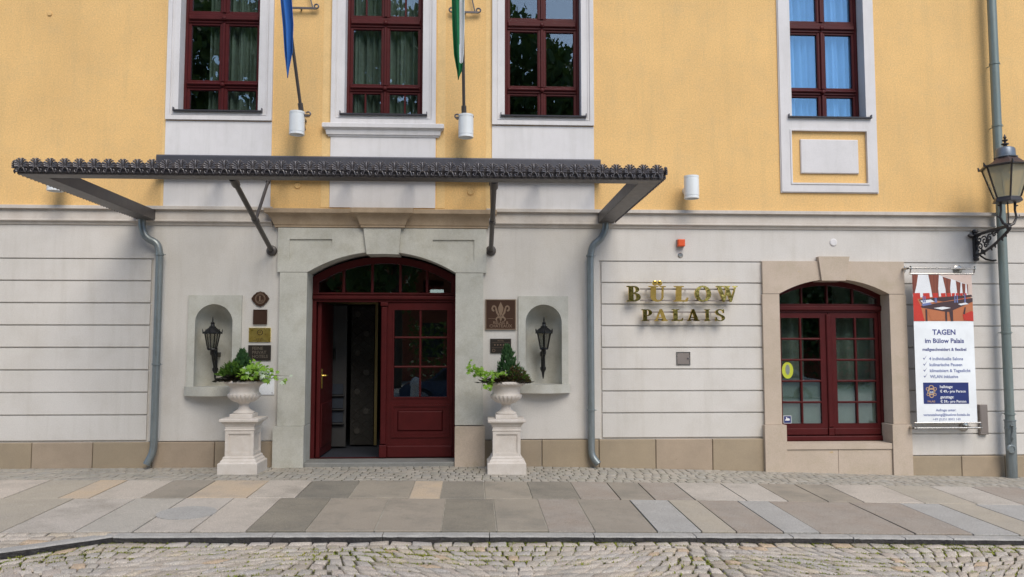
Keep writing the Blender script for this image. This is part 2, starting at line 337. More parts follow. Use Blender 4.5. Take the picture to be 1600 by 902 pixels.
M['fern'] = mat('mid_green_leaves', (.16,.30,.045), (.09,.19,.03), rough=.6, scale=22, bump=0, trans=.25)
M['heather'] = mat('russet_leaves', (.14,.12,.035), (.15,.07,.04), rough=.8, scale=30, bump=0, trans=.15)
M['mossbrown'] = mat('brown_moss_leaves', (.12,.07,.035), (.09,.085,.03), rough=.9, scale=30, bump=0)
M['darkleaf'] = mat('dark_leaves', (.018,.03,.012), (.035,.02,.02), rough=.6, scale=30, bump=0)
M['stem'] = mat('stem', (.08,.055,.03), rough=.9, bump=0)
M['bark'] = mat('bark', (.09,.07,.05), rough=.95, bump=.6, bscale=12, bdist=.05)
M['tree_leaf'] = mat('tree_leaves', (.045,.09,.018), (.09,.14,.03), rough=.6, scale=1.2, bump=0, trans=.3)
M['mortar'] = mat('pale_mortar_sand', (.38,.355,.30), (.24,.22,.18), rough=1, scale=5, bump=.5, bscale=70)
M['far_setts'] = mat('distant_setts', (.40,.375,.34), (.30,.285,.26), rough=.85, scale=9, grain=.5, gscale=30, bump=.6, bscale=9, bdist=.02)
M['asphalt'] = mat('distant_ground', (.22,.215,.20), rough=.9, scale=.5, bump=.3)

# ================================================================ GROUND
def fit(samples, a):
    pts = [P(px, py, -a) for px, py in samples]
    xs = np.array([p[0] for p in pts]); zs = np.array([p[1] for p in pts])
    c = np.polyfit(xs, zs, 2); lo, hi = xs.min()-.6, xs.max()+.6
    return lambda x: float(np.polyval(c, min(max(x, lo), hi)))
A1, A2, A3, A4 = 1.156, 2.085, 3.366, 3.53
def zwall(x):
    pts = [(-12,.05),(-6,.05),(0,.05),(1.6,.016),(3.8,-.05),(5.8,-.12),(7.3,-.152),(12,-.2)]
    return float(np.interp(x, [p[0] for p in pts], [p[1] for p in pts]))
L1 = fit([(20,750.5),(270,750.5),(560,750),(800,752.5),(1131,756),(1380,759),(1600,761)], A1)
L2 = fit([(5,779),(220,778.7),(544,777.5),(832,780),(1167,783),(1446,787),(1600,789)], A2)
L3 = fit([(0,832),(384,831),(584,829.5),(776,829.5),(1027,830.5),(1225,832),(1521,835)], A3)
def G(x, a):
    zs = [zwall(x), L1(x), L2(x), L3(x), L3(x)-.008]
    if a <= A4: return float(np.interp(a, [0, A1, A2, A3, A4], zs))
    return zs[-1]-.03*(a-A4)
KERB_H = .045
def road(x, a): return G(x, A4)-KERB_H-.012*(a-A4)
def sheet(name, fn, x0, x1, a0, a1, nx, na, m, **kw):
    b = MB(); xs = np.linspace(x0, x1, nx+1); As = np.linspace(a0, a1, na+1)
    v = [(x, -a, fn(x, a)) for a in As for x in xs]; w = nx+1
    b.add(v, [(j*w+i+w, j*w+i+w+1, j*w+i+1, j*w+i) for j in range(na) for i in range(nx)])
    return b.build(name, m, **kw)
b = MB(); b.add([(-300,-300,-.75),(300,-300,-.75),(300,300,-.75),(-300,300,-.75)], [(0,1,2,3)])
b.build('ground', M['asphalt'], kind='structure')
ROAD = sheet('road', lambda x, a: road(x, a)-.022, -16, 16, A4-.1, 7.4, 40, 16, M['joint'], kind='structure')
sheet('road', lambda x, a: road(x, a)-.008, -40, 40, 7.0, 36, 40, 30, M['far_setts'], kind='structure')
PAVE = sheet('pavement', lambda x, a: G(x, a)-.012, -12, 12, -.3, A4-.06, 48, 12, M['joint'], kind='structure')

def stone(quad, zf, rise, depth, ch, jit=0, tilt=0):
    """one paving stone: quad = four (x,a) corners, counter-clockwise seen from above"""
    c = (sum(q[0] for q in quad)/4, sum(q[1] for q in quad)/4)
    tx, ty = random.uniform(-tilt, tilt), random.uniform(-tilt, tilt)
    def z(x, a): return zf(x, a)+rise+(x-c[0])*tx+(a-c[1])*ty
    top = []; mid = []; bot = []
    for x, a in quad:
        x += random.uniform(-jit, jit); a += random.uniform(-jit, jit)
        d = math.hypot(x-c[0], a-c[1]); k = (d-ch)/d
        xi, ai = c[0]+(x-c[0])*k, c[1]+(a-c[1])*k
        top.append((xi, -ai, z(xi, ai))); mid.append((x, -a, z(x, a)-ch*.7)); bot.append((x, -a, z(x, a)-depth))
    return top+mid+bot, [(0,1,2,3)]+[(4+i,4+(i+1)%4,(i+1)%4,i) for i in range(4)]+[(8+i,8+(i+1)%4,4+(i+1)%4,4+i) for i in range(4)]

def slab_row(xs, a0, a1, cols, g=.0055, j=.006):
    for i in range(len(xs)-1):
        q = [(xs[i]+g+random.uniform(-.002,.004), a1-g), (xs[i+1]-g, a1-g-random.uniform(0,.006)), (xs[i+1]-g-random.uniform(-.002,.004), a0+g), (xs[i]+g, a0+g+random.uniform(0,.005))]
        v, f = stone(q, G, random.uniform(-.001,.003), .05, .006, jit=.0, tilt=.0015)
        MB().add(v, f).build('paving_slab', M[cols[i]], PAVE)
px1 = [5,90,139,220,292,385,461,544,639,687.5,757.5,832,907,970,1024,1087,1167,1232,1295,1350,1446,1527,1600]
c1 = ['slab_cream','slab_tan','slab','slab_mid','slab_tan','slab','slab_dark','slab_mid','slab_tan','slab_dark','slab_mid','slab_dark','slab_brown','slab_mid','slab_brown','slab','slab','slab_mid','slab_mid','slab','slab_cream','slab']
x1 = [X(p, 779, -A2) for p in px1]
px2 = [0,115,207,297,384,477,584,689,776,857,930,1027,1097,1151,1225,1282,1430,1521,1594]
c2 = ['slab','slab','slab','slab','slab_dark','slab_mid','slab_mid','slab_dark','slab_mid','slab_brown','slab_mid','slab_blue','slab_cream','slab_brown','slab_blue','slab_brown','slab_brown','slab_blue']
x2 = [X(p, 831, -A3) for p in px2]
def extend(xs, cs, w):
    while xs[0] > -11: xs.insert(0, xs[0]-random.uniform(*w)); cs.insert(0, random.choice(['slab','slab','slab','slab_tan','slab_cream']))
    while xs[-1] < 11: xs.append(xs[-1]+random.uniform(*w)); cs.append(random.choice(['slab','slab_cream','slab_brown','slab_blue']))
c2 = c2+['slab_cream']; x2.append(X(1660, 833, -A3))
c1 = c1+['slab_brown']; x1.append(X(1680, 790, -A2))
extend(x1, c1, (.5,.85)); extend(x2, c2, (.6,.95))
slab_row(x1, A1, A2-.003, c1); slab_row(x2, A2+.003, A3, c2)
b = MB(); mx0, mx1 = X(480,779,-A2), X(930,779,-A2)
b.add([(x,-a,G(x,a)-.006) for a in (A1+.01,A2,A3-.01) for x in np.linspace(mx0,mx1,9)], [(j*9+i,j*9+i+1,(j+1)*9+i+1,(j+1)*9+i) for j in range(2) for i in range(8)])
b.build('joint_mortar', M['mortar'], PAVE)
# round grey patch let into the long pale slab left of the entrance
cx, ca = X(290, 805, -2.75), 2.72
b = MB(); b.lathe([(.27,-.01),(.27,.0)], 24, (0,0,0)); b.v = [(cx+v[0], -ca+v[1]*.95, G(cx+v[0], ca-v[1]*.95)+.006+v[2]) for v in b.v]
b.build('stone_patch', M['slab_blue'], PAVE)

# mosaic strip along the wall
strip = []
rows = 10; w0 = A1/rows
for r in range(rows):
    x = -11+random.random()*.1
    while x < 11:
        w = random.uniform(.09,.125)
        wob = .012*math.sin(x*2.1+r)
        a0 = .02+r*w0+wob*(0<r); a1 = .02+(r+1)*w0+.012*math.sin(x*2.1+r+1)*(r+1 < rows)-.008
        a1 = min(a1, A1-.008)
        q = [(x,a1),(x+w-.010,a1),(x+w-.010,a0),(x,a0)]
        strip.append((q, random.uniform(-.008,-.0055)))
        x += w
def emit(lst, zf, name, m, parent, ch, jit, tilt, vis):
    """largest 300 in view as parts, the rest joined"""
    def key(it):
        q = it[0]; cx = sum(p[0] for p in q)/4; ca = sum(p[1] for p in q)/4
        d = Vector((cx, -ca, zf(cx, ca)))-CAM; dep = d.dot(fv)
        u, v = 800+FPX*d.dot(rv)/dep, 451-FPX*d.dot(uv)/dep
        return (0 if (5 < u < 1595 and 5 < v < 897) else 1000)+dep
    order = sorted(range(len(lst)), key=lambda i: key(lst[i]))
    rest = MB()
    for n, i in enumerate(order):
        q, rise = lst[i]
        v, f = stone(q, zf, rise, .05, ch, jit, tilt)
        if n < 300: MB().add(v, f).build(name, m, parent, smooth=60)
        else: rest.add(v, f)
    rest.build(name+'s', m, parent, smooth=60, kind='stuff')
emit(strip, G, 'mosaic_stone', M['mosaic'], PAVE, .004, .007, .015, None)

# kerb: straight along the slabs, swinging out to the left
def gp(px, py, z):
    d = fv*FPX+rv*(px-800)+uv*(451-py); t = (z-CAM.z)/d.z; p = CAM+d*t; return p.x, -p.y
zk = G(-4.3, A4)
ka = gp(178, 837.5, zk); kb = gp(0, 866, zk-.02)
kdir = ((kb[0]-ka[0]), (kb[1]-ka[1])); kl = math.hypot(*kdir); kdir = (kdir[0]/kl, kdir[1]/kl)
def kerbz(x, a): return G(x, min(a, A4))-.012*max(0, a-A4)
def kerb_stone(p0, p1, w=.13, g=.004):
    dx, da = p1[0]-p0[0], p1[1]-p0[1]; L = math.hypot(dx, da); ux, ua = dx/L, da/L; nx, na = -ua, ux   # towards +a
    if na < 0: nx, na = -nx, -na
    p0 = (p0[0]+ux*g, p0[1]+ua*g); p1 = (p1[0]-ux*g, p1[1]-ua*g)
    b = MB(); n = 14; ch = .012
    prof = [(-w,-.14),(-w,-.002),(-w+.004,0),(-ch,0),(0,-ch),(.004,-.14)]
    v = []
    for i in range(n+1):
        t = i/n; x = p0[0]+(p1[0]-p0[0])*t; a = p0[1]+(p1[1]-p0[1])*t; jj = random.uniform(-.004,.004)
        for k, (o, z) in enumerate(prof):
            jo = jj if k >= 3 else 0
            v.append((x+nx*(o+jo), -(a+na*(o+jo)), kerbz(x, a)+.004+z+(random.uniform(-.002,.002) if k in (3,4) else 0)))
    m = len(prof)
    for i in range(n):
        for k in range(m-1):
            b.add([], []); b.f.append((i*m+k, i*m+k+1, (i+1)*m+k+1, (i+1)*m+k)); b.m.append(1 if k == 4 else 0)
    b.v = v
    b.f.append(tuple(range(m))); b.m.append(0); b.f.append(tuple(n*m+k for k in range(m))[::-1]); b.m.append(0)
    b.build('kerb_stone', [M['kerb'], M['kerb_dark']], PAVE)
kx = [ka[0]]+[X(p, 836, -A4) for p in (425, 597, 765, 929, 1088, 1240, 1334, 1415, 1490, 1600)]
while kx[-1] < 11: kx.append(kx[-1]+random.uniform(.9,1.2))
for i in range(len(kx)-1): kerb_stone((kx[i], A4), (kx[i+1], A4))
pos = ka
for i in range(7):
    nxt = (pos[0]+kdir[0]*.95, pos[1]+kdir[1]*.95); kerb_stone(nxt, pos); pos = nxt
# setts between the slabs and the swinging kerb
tri = []
r = 0; a = A3+.01
while a < A3+2.2:
    # the kerb's line: x at this a
    t0 = (a+.10-ka[1])/kdir[1] if a+.10 > ka[1] else 0
    xr = ka[0]+kdir[0]*t0-.13-(.45 if a+.1 <= ka[1] else 0)
    x = xr-(.08 if r else .0)
    if r == 0: x = ka[0]+.1
    while x > -9.5:
        w = random.uniform(.13,.2)
        if r or x-w < ka[0]: tri.append(([(x-w+.008,a+.105),(x,a+.105),(x,a),(x-w+.008,a)], random.uniform(-.004,.003)))
        x -= w
    a += .115; r += 1
s = MB()
for q, rise in tri:
    v, f = stone(q, lambda x, a: kerbz(x, a), rise+.002, .05, .012, .008, .05)
    MB().add(v, f).build('paving_sett', M['sett'], PAVE, smooth=60)
# fill under them
b = MB(); pl = [(ka[0], A3-.02), (-10, A3-.02), (-10, ka[1]+kdir[1]*(-10-ka[0])/kdir[0]-.1), (ka[0]-.02, ka[1]-.06)]
b.add([(x,-a,kerbz(x,a)-.022) for x,a in pl], [(0,1,2,3)]); b.build('joint_bed', M['joint'], PAVE)

# road setts in wavy courses
setts = []
def kedge(x):
    if x >= ka[0]: return A4+.008
    return A4+(x-ka[0])*kdir[1]/kdir[0]+.010
CH = .124
def course(x, r):
    k = min(1, r/3.5)
    ph = (x+9)/1.55; tri_ = abs((ph % 2)-1)           # scalloped courses
    base = kedge(x)+r*CH
    return base+k*(.085*math.cos(PI*ph)+.02*math.sin(x*5.3+r))
for r in range(30):
    x = -9.5+random.random()*.12
    while x < 9.5:
        w = random.uniform(.09,.135) if r else random.uniform(.13,.19)
        g = .016; x2_ = x+w-g
        sh = .085*math.sin(PI*(x+9)/1.55)*min(1, r/3.5)
        q = [(x-sh, course(x, r+1)-g), (x2_-sh, course(x2_, r+1)-g), (x2_, course(x2_, r)), (x, course(x, r))]
        setts.append((q, random.uniform(-.006,.004)))
        x += w
emit(setts, road, 'cobblestone', M['sett'], ROAD, .010, .006, .07, None)
# moss and tiny weeds in the joints
b = MB()
for i in range(30000):
    x = random.uniform(-6.5, 7.5); r = min(random.expovariate(.26), 13)
    if math.sin(x*1.7+r*.6)+math.sin(x*.6-r*1.1)+random.gauss(0,.7) < .35: continue
    a = course(x, int(r)+0)-.006+random.uniform(-.012,.012)
    if random.random() < .35: a += random.uniform(0, CH)
    z = road(x, a)-.018
    for k in range(3):
        q = random.uniform(0, 2*PI); h = random.uniform(.014,.026); l = random.uniform(.008,.026)
        dx, dy = math.cos(q)*l, math.sin(q)*l
        b.add([(x-dy*.5,-a+dx*.5,z),(x+dy*.5,-a-dx*.5,z),(x+dx,-a+dy,z+h)], [(0,1,2)])
b.build('moss', M['moss'], kind='stuff')['label'] = 'green moss and small weeds in the cobblestone joints'

# ================================================================ BUILDING
HOTEL = thing('hotel_building', 'yellow and beige hotel facade with stone portal and dark red windows', 'building', (-1.2, 0, .05))
XL, XR, ZTOP = -12.0, 12.0, 9.0
zc_top, zc_mid1, zc_mid0, zc_bot = Z(1200,331), Z(1200,336), Z(1200,351), Z(1200,359)
ZPL = .375                                   # top of the plinth
# ---- upper windows: (centre x, glass-frame bottom z, subdivided, curtain, kind)
WY = .15
def wx(l, r, py): return (X(l, py, WY)+X(r, py, WY))/2
wins = [dict(c=wx(286.5,408,170), b=Z(347,178,WY), sub=0, cur='left', g='glass', s=(259,425)),
        dict(c=wx(540.5,662,175), b=Z(600,183.5,WY), sub=1, cur='full', g='glass', s=(517,681)),
        dict(c=wx(788.5,905,180), b=Z(847,186,WY), sub=0, cur='none', g='glass', s=(769,928)),
        dict(c=wx(1228,1344,180), b=Z(1290,188,WY), sub=0, cur='full', g='sky_glass', s=(1219,1368))]
WWID, WHT = 1.03, 2.10
# further windows of the same row, beyond the photo's frame
wins.append(dict(c=-7.6, b=4.60, sub=0, cur='full', g='glass', s=None)); wins.append(dict(c=8.6, b=4.60, sub=0, cur='full', g='sky_glass', s=None))
# ---- arched openings
DX0, DX1 = X(480,430,-.06), X(712,430,-.06); DZS, DRISE = Z(596,426,-.06), .275
WX0, WX1 = X(1218,460,-.06), X(1390,460,-.06); WZS, WRISE = Z(1303,459.5,-.06), .20
WSILL = Z(1310,693,-.06)
DBOT = .06
door_hole = [(DX0,DBOT-.2),(DX1,DBOT-.2)]+segarc(DX0,DX1,DZS,DRISE)[::-1]
win_hole = [(WX0,WSILL),(WX1,WSILL)]+segarc(WX0,WX1,WZS,WRISE)[::-1]
NR = .238
nich = [((X(305.5,540,-.03)+X(361,540,-.03))/2, Z(333,604,-.03), Z(333,475.4,-.03)), ((X(823,540,-.03)+X(876,540,-.03))/2, Z(850,600.5,-.03), Z(850,476,-.03))]
def nhole(c, zb, zt, r=NR): return [(c-r,zb),(c+r,zb)]+arc(c, zt-r, r, r, 0, 180, 20)
def whole(c, zb, zt): return nhole(c, zb-.01, zt+.008, NR+.008)
def grow(x0, x1, z, rise, zb, e=.01): return [(x0-e,zb-e),(x1+e,zb-e)]+segarc(x0-e,x1+e,z,rise+e)[::-1]

b = MB()
b.poly(rect(XL, XR, zc_top-.01, ZTOP), [rect(w['c']-WWID/2-.02, w['c']+WWID/2+.02, w['b']-.04, w['b']+WHT+.02) for w in wins], 0, .45)
b.build('upper_wall', M['yellow'], HOTEL)
b = MB()
b.poly(rect(XL, XR, -.8, zc_top-.012), [grow(DX0,DX1,DZS,DRISE,DBOT-.19), grow(WX0,WX1,WZS,WRISE,WSILL-.08)]+[whole(*n) for n in nich], .022, .45)
b.build('lower_wall', M['beige'], HOTEL)
# roof slab and far body, seen only from other viewpoints
b = MB(); b.box(XL, XR, .45, 9, ZTOP-.3, ZTOP).box(XL, XL+.4, .451, 9, -.8, ZTOP-.301).box(XR-.4, XR, .451, 9, -.8, ZTOP-.301).box(XL, XR, 9.001, 9.4, -.8, ZTOP)
b.build('building_body', M['yellow'], HOTEL)
b = MB(); b.box(XL-.2, XR+.2, -.4, .44, ZTOP+.001, ZTOP+.25); b.build('eaves_cornice', M['cornice'], HOTEL)

# ---- rendered wall: smooth panels and grooved bands
zg0 = Z(1060,408.9); dz = (zg0-Z(1060,577))/5
GRV = .018
def band(x0, x1, z0, z1, name='wall_band'):
    c = .003
    b = MB().profx([(0,z0+c),(0,z1-c),(c,z1),(.021,z1),(.021,z0),(c,z0)], x0, x1)
    b.build(name, M['beige'], HOTEL)
gl0, gl1 = X(237,520), X(937,520)
pw0, pw1 = X(1192,520), X(1413,520)
door_l, door_r = X(438,520,-.06), X(756,520,-.06)
def panel(outer, holes=()): MB().poly(outer, holes, 0, .021).build('smooth_wall_panel', M['beige'], HOTEL)
panel(rect(gl0, door_l+.1, ZPL, zc_bot+.01), [whole(*nich[0])])
panel(rect(door_r-.1, gl1, ZPL, zc_bot+.01), [whole(*nich[1])])
panel(rect(XL, gl0-.001, zg0+GRV/2, zc_bot+.01))
panel(rect(gl1+.001, XR, zg0+GRV/2, zc_bot+.01))
for k in range(8):
    z1 = zg0-k*dz-GRV/2; z0 = zg0-(k+1)*dz+GRV/2
    if k == 7: z0 = ZPL+.012
    band(XL, gl0-.03, z0, z1); band(gl1+.03, pw0+.05, z0, z1)
    if k == 7: z0 = Z(1500,678)+GRV/2-.0
    band(pw1-.05, XR, z0, z1)
band(pw1-.05, XR, Z(1500,711), Z(1500,678)-GRV/2)
for x0, x1 in ((gl0-.03, gl0-.001), (gl1+.001, gl1+.03)): pass

# ---- plinth stones
def plinth(xs, zt, y=-.035, zb=-.4, name='plinth_stone'):
    for i in range(len(xs)-1):
        MB().cbox(xs[i]+.004, xs[i+1]-.004, y, .021, zb, zt, .007).build(name, M['plinth'], HOTEL)
xb = [X(p, 712) for p in (51,146,239,336)]
dbl0, dbl1 = X(425.5,700,-.10), X(757.5,700,-.10)
plinth([-12,-10.9,-9.8,-8.6,-7.5,-6.6]+xb+[dbl0+.03], ZPL-.012)
plinth([dbl1-.03]+[X(p, 712) for p in (846.5,935.5,1024,1112.5,1195)], ZPL-.012)
plinth([X(1422,726)-.02]+[X(p, 726) for p in (1500.5,1568,1640,1740)]+[10,12], Z(1500,712.5))

# ---- string course
def o(y, z): return (-y, z)
prof = [(.0,zc_top+.012),(.045,zc_top),(.05,zc_top-.004),(.05,zc_mid1),(.024,zc_mid1-.004),(.024,zc_mid0),(.034,zc_mid0-.006),(.034,zc_mid0-.022),(.018,zc_mid0-.030),(.010,zc_bot+.004),(.0,zc_bot)]
prof = [(a*1.7, z) for a, z in prof]
cb0, cb1 = X(418,340,-.1), X(765,340,-.1)
for x0, x1 in ((XL, cb0+.04), (cb1-.04, X(1551,340)), (X(1571,340), XR)):
    MB().profx([(-a, z) for a, z in prof]+[(.02,zc_bot),(.02,zc_top+.012)], x0, x1).build('string_course', M['cornice'], HOTEL)

# ---- upper window surrounds and panels
def frame_ring(x0, x1, z0, z1, w, y0, y1, m, parent, name, bev=.006):
    b = MB().poly(rect(x0,x1,z0,z1), [rect(x0+w,x1-w,z0+w,z1-w)], y0, y1)
    return b.build(name, m, parent, bevel=bev)
def window(w):
    c, zb = w['c'], w['b']; x0, x1 = c-WWID/2, c+WWID/2; zt = zb+WHT
    y = WY
    b = MB()
    def bar(xa, xb_, za, zb_, dy=0): b.cbox(xa, xb_, y+dy, y+.07, za, zb_, .008)
    bar(x0, x0+.04, zb, zt); bar(x1-.04, x1, zb, zt); bar(x0+.04, x1-.04, zb, zb+.02); bar(x0+.04, x1-.04, zt-.05, zt)
    T = [(.02,.30,.0),(.43,.80,.0),(1.40,.65,.0)]      # sash openings: bottom, height
    # horizontal transoms with a raised moulding
    for za, zz in ((.35,.43),(1.24,1.38)):
        bar(x0+.04, x1-.04, zb+za, zb+zz, -.005)
        b.cbox(x0+.05, x1-.05, y-.032, y-.004, zb+za+.035, zb+zz-.015 if za < 1 else zb+zz-.045, .010)
    zr = [(.02,.35),(.43,1.24),(1.38,2.05)]
    mw = .055
    for za, zz in zr:
        bar(c-mw, c+mw, zb+za, zb+zz, .004)
        b.cbox(c-.018, c+.018, y-.022, y+.006, zb+za, zb+zz, .007)
        for s in (-1, 1):
            sx0, sx1 = (x0+.04, c-mw) if s < 0 else (c+mw, x1-.04)
            st = .04
            b.cbox(sx0, sx0+st if s < 0 else sx0+.004, y+.012, y+.06, zb+za, zb+zz, .004)
            b.cbox(sx1-(.004 if s < 0 else st), sx1, y+.012, y+.06, zb+za, zb+zz, .004)
            b.cbox(sx0+.004, sx1-.004, y+.014, y+.06, zb+za, zb+za+.028, .005)
            b.cbox(sx0+.004, sx1-.004, y+.014, y+.06, zb+zz-.028, zb+zz, .005)
            if w['sub'] and (za < .1 or za > 1):
                mxx = (sx0+sx1)/2; b.cbox(mxx-.012, mxx+.012, y+.015, y+.06, zb+za+.028, zb+zz-.028, .005)
    for zz in (.39, 1.30):                           # little turned bosses where the bars cross
        b.lathey([(.030,0),(.030,.010),(.018,.020),(.001,.022)], 10, c, y-.026, zb+zz)
    fr = b.build('window', M['red'], HOTEL)
    for za, zz in zr:
        for s in (-1, 1):
            xa, xc = (x0+.05, c-.05) if s < 0 else (c+.05, x1-.05)
            MB().box(xa, xc, y+.040, y+.046, zb+za+.01, zb+zz-.01).build('glass_pane', M[w['g']], fr)
    # sheet metal sill
    b = MB().profx([(-.075,zb-.028),(-.078,zb-.012),(WY,zb-.002),(WY,zb-.03),(.0,zb-.03)], x0-.05, x1+.06)
    b.box(x0-.055, x0-.045, -.075, .0, zb-.03, zb+.02).box(x1+.055, x1+.065, -.075, .0, zb-.03, zb+.02)
    b.build('window_sill', M['flashing'], fr)
    # curtains
    if w['cur'] != 'none':
        spans = [(x0+.28 if w['cur'] == 'left' else x0, c-.02), (c+.03, x1)] if w['cur'] == 'left' else [(x0-.1, c-.03), (c-.01, x1+.1)]
        for xa, xc in spans:
            b = MB(); n = 60; v = []
            for i in range(n+1):
                t = i/n; yy = y+.15+.05*math.sin(t*30+math.sin(t*9)*2)+.015*math.sin(t*71)
                v += [(xa+(xc-xa)*t, yy, zb-.1), (xa+(xc-xa)*t, yy+.02, zt+.1)]
            b.add(v, [(2*i, 2*i+2, 2*i+3, 2*i+1) for i in range(n)]); b.build('curtain', M['white_curtain' if w['g'] == 'sky_glass' else 'curtain'], fr, smooth=80)
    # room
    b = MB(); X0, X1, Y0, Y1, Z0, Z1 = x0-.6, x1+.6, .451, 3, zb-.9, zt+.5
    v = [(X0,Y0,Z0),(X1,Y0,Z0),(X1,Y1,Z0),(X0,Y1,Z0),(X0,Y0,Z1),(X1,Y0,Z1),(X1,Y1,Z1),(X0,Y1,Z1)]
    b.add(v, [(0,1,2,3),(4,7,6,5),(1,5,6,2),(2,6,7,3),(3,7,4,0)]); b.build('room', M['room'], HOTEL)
    return fr
for i, w in enumerate(wins):
    fr = window(w); c, zb = w['c'], w['b']
    a0, a1 = (X(w['s'][0],150,-.04), X(w['s'][1],150,-.04)) if w['s'] else (c-.7, c+.7)
    x0, x1, zt = c-WWID/2, c+WWID/2, zb+WHT
    MB().poly(rect(x0-.019,x1+.019,zb-.035,zt+.019), [rect(x0,x1,zb-.03,zt)], .0005, WY+.02).build('window_reveal', M['white'], fr)
    sb = zb-.03-.105                                 # bottom of the surround
    if i == 3: sb = Z(1295,300,-.04)
    b = MB()
    if i == 3:
        in0, in1, iz0, iz1 = X(1236,245), X(1353,245), Z(1295,287), Z(1295,206)
        b.poly(rect(a0,a1,sb,zt+.2), [rect(x0,x1,zb-.03,zt), rect(in0,in1,iz0,iz1)], -.035, .0)
        b.poly(rect(a0-.012,a1+.012,sb-.012,zt+.21), [rect(a0+.02,a1-.02,sb+.02,zt+.18)], -.02, .0)
        b.poly(rect(in0-.02,in1+.02,iz0-.02,iz1+.02), [rect(in0,in1,iz0,iz1)], -.045, -.034)
        b.build('window_surround', M['white'], fr, bevel=.004)
        MB().cbox(X(1250,245), X(1340,245), -.03, .0, Z(1295,272), Z(1295,219), .01).build('raised_panel', M['white'], HOTEL)
    else:
        b.poly(rect(a0+.0,a1-.0,sb,zt+.2), [rect(x0,x1,zb-.03,zt)], -.028, .0)
        b.poly(rect(a0,a1,sb,zt+.21), [rect(a0+.055,a1-.055,sb+.055,zt+.15)], -.045, -.027)
        b.poly(rect(a0+.07,a1-.07,sb+.07,zt+.14), [rect(a0+.085,a1-.085,sb+.085,zt+.125)], -.036, -.027)
        b.build('window_surround', M['white'], fr, bevel=.004)
        MB().box(a0-.0, a1+.0, -.016, .0, zc_top+.01, sb-(.18 if i == 1 else .012)).build('apron_panel', M['white'], HOTEL)
        if i == 1:                                   # moulded sill shelf
            s0, s1 = X(516,195,-.05), X(682,195,-.05)
            MB().profm([(.015,sb-.18),(.03,sb-.178),(.035,sb-.16),(.05,sb-.155),(.052,sb-.145),(.06,sb-.10),(.09,sb-.075),(.10,sb-.07),(.10,sb-.02),(.085,sb-.01),(.02,sb-.0)], s0, s1).build('moulded_sill', M['white'], HOTEL, smooth=30)
            for q in (s0-.115, s1+.005):
                MB().box(q, q+.11, -.005, .0, zc_top+.01, ZTOP-.1).build('painted_strip', M['yellow_trim'], HOTEL)
        elif i in (0, 2):
            q = a0-.085 if i == 2 else a0-.04
            MB().box(q, q+(.08 if i == 2 else .035), -.004, .0, zc_top+.01, ZTOP-.1).build('painted_strip', M['yellow_trim'], HOTEL)

# ---- entrance portal
PY = -.06
L_o, R_o = X(436,500,PY), X(755,500,PY); LT = Z(596,357,PY); LB = DZS
l_o, r_o = X(434,390,PY-.0), X(760,390,PY)
def mk(outer, holes, y0, y1, name, m, bev=.006, parent=None, **kw): return MB().poly(outer, holes, y0, y1).build(name, M[m], parent or HOTEL, bevel=bev, **kw)
arcp = segarc(DX0, DX1, DZS, DRISE, 28)
kt0, kt1, kb0, kb1 = X(568.5,357,PY), X(627,357,PY), X(573.5,398,PY), X(623.5,398,PY)
def arcz(x, ap):
    for p, q in zip(ap, ap[1:]):
        if p[0] <= x <= q[0]: return p[1]+(q[1]-p[1])*(x-p[0])/(q[0]-p[0])
    return ap[0][1]
def lintel_half(left, xo, ap, top, spring, ktx, kbx, hole, y, m, name='lintel_stone', depth=.26):
    if left: pts = [(xo,spring),(ap[0][0],spring)]+[p for p in ap[1:] if p[0] < kbx]+[(kbx,arcz(kbx,ap)),(ktx,top),(xo,top)]
    else: pts = [(kbx,arcz(kbx,ap))]+[p for p in ap[:-1] if p[0] > kbx]+[(ap[-1][0],spring),(xo,spring),(xo,top),(ktx,top)]
    mk(pts, hole, y, depth, name, m, .005)
hl = [P(*q, PY) for q in ((452.5,406),(480,406),(519,388),(519,373.7),(452.5,373.7))]
hr = [P(*q, PY) for q in ((717,407.5),(741,407.5),(741,375),(676,375),(676,389.5))]
lintel_half(True, l_o, arcp, LT, DZS+.003, kt0, kb0, [hl], PY, 'green_stone')
lintel_half(False, r_o, arcp, LT, DZS+.003, kt1, kb1, [hr], PY, 'green_stone')
for h in (hl, hr):
    MB().poly(h, [], PY+.018, PY+.05).build('recessed_panel', M['green_stone'], HOTEL)
ka0 = arcz(kb0, arcp)-.03
kp = [(kb0+.0,ka0),((kb0+kb1)/2,ka0+.006),(kb1-.0,ka0),(kt1,LT),(kt0,LT)]
mk(kp, [], PY-.045, .26, 'keystone', 'green_stone', .006)
# side piers with a slight margin and base blocks
pbz = Z(450,666,PY)
mk(rect(L_o,DX0,pbz+.003,LB-.003), [], PY, .34, 'pier_stone', 'green_stone'); mk(rect(DX1,R_o,pbz+.003,LB-.003), [], PY, .34, 'pier_stone', 'green_stone')
mk(rect(dbl0,DX0+.0,-.2,pbz), [], PY-.045, .34, 'base_block', 'green_stone', .008); mk(rect(DX1-.0,dbl1,-.2,pbz-.01), [], PY-.045, .34, 'base_block', 'tan_stone', .008)
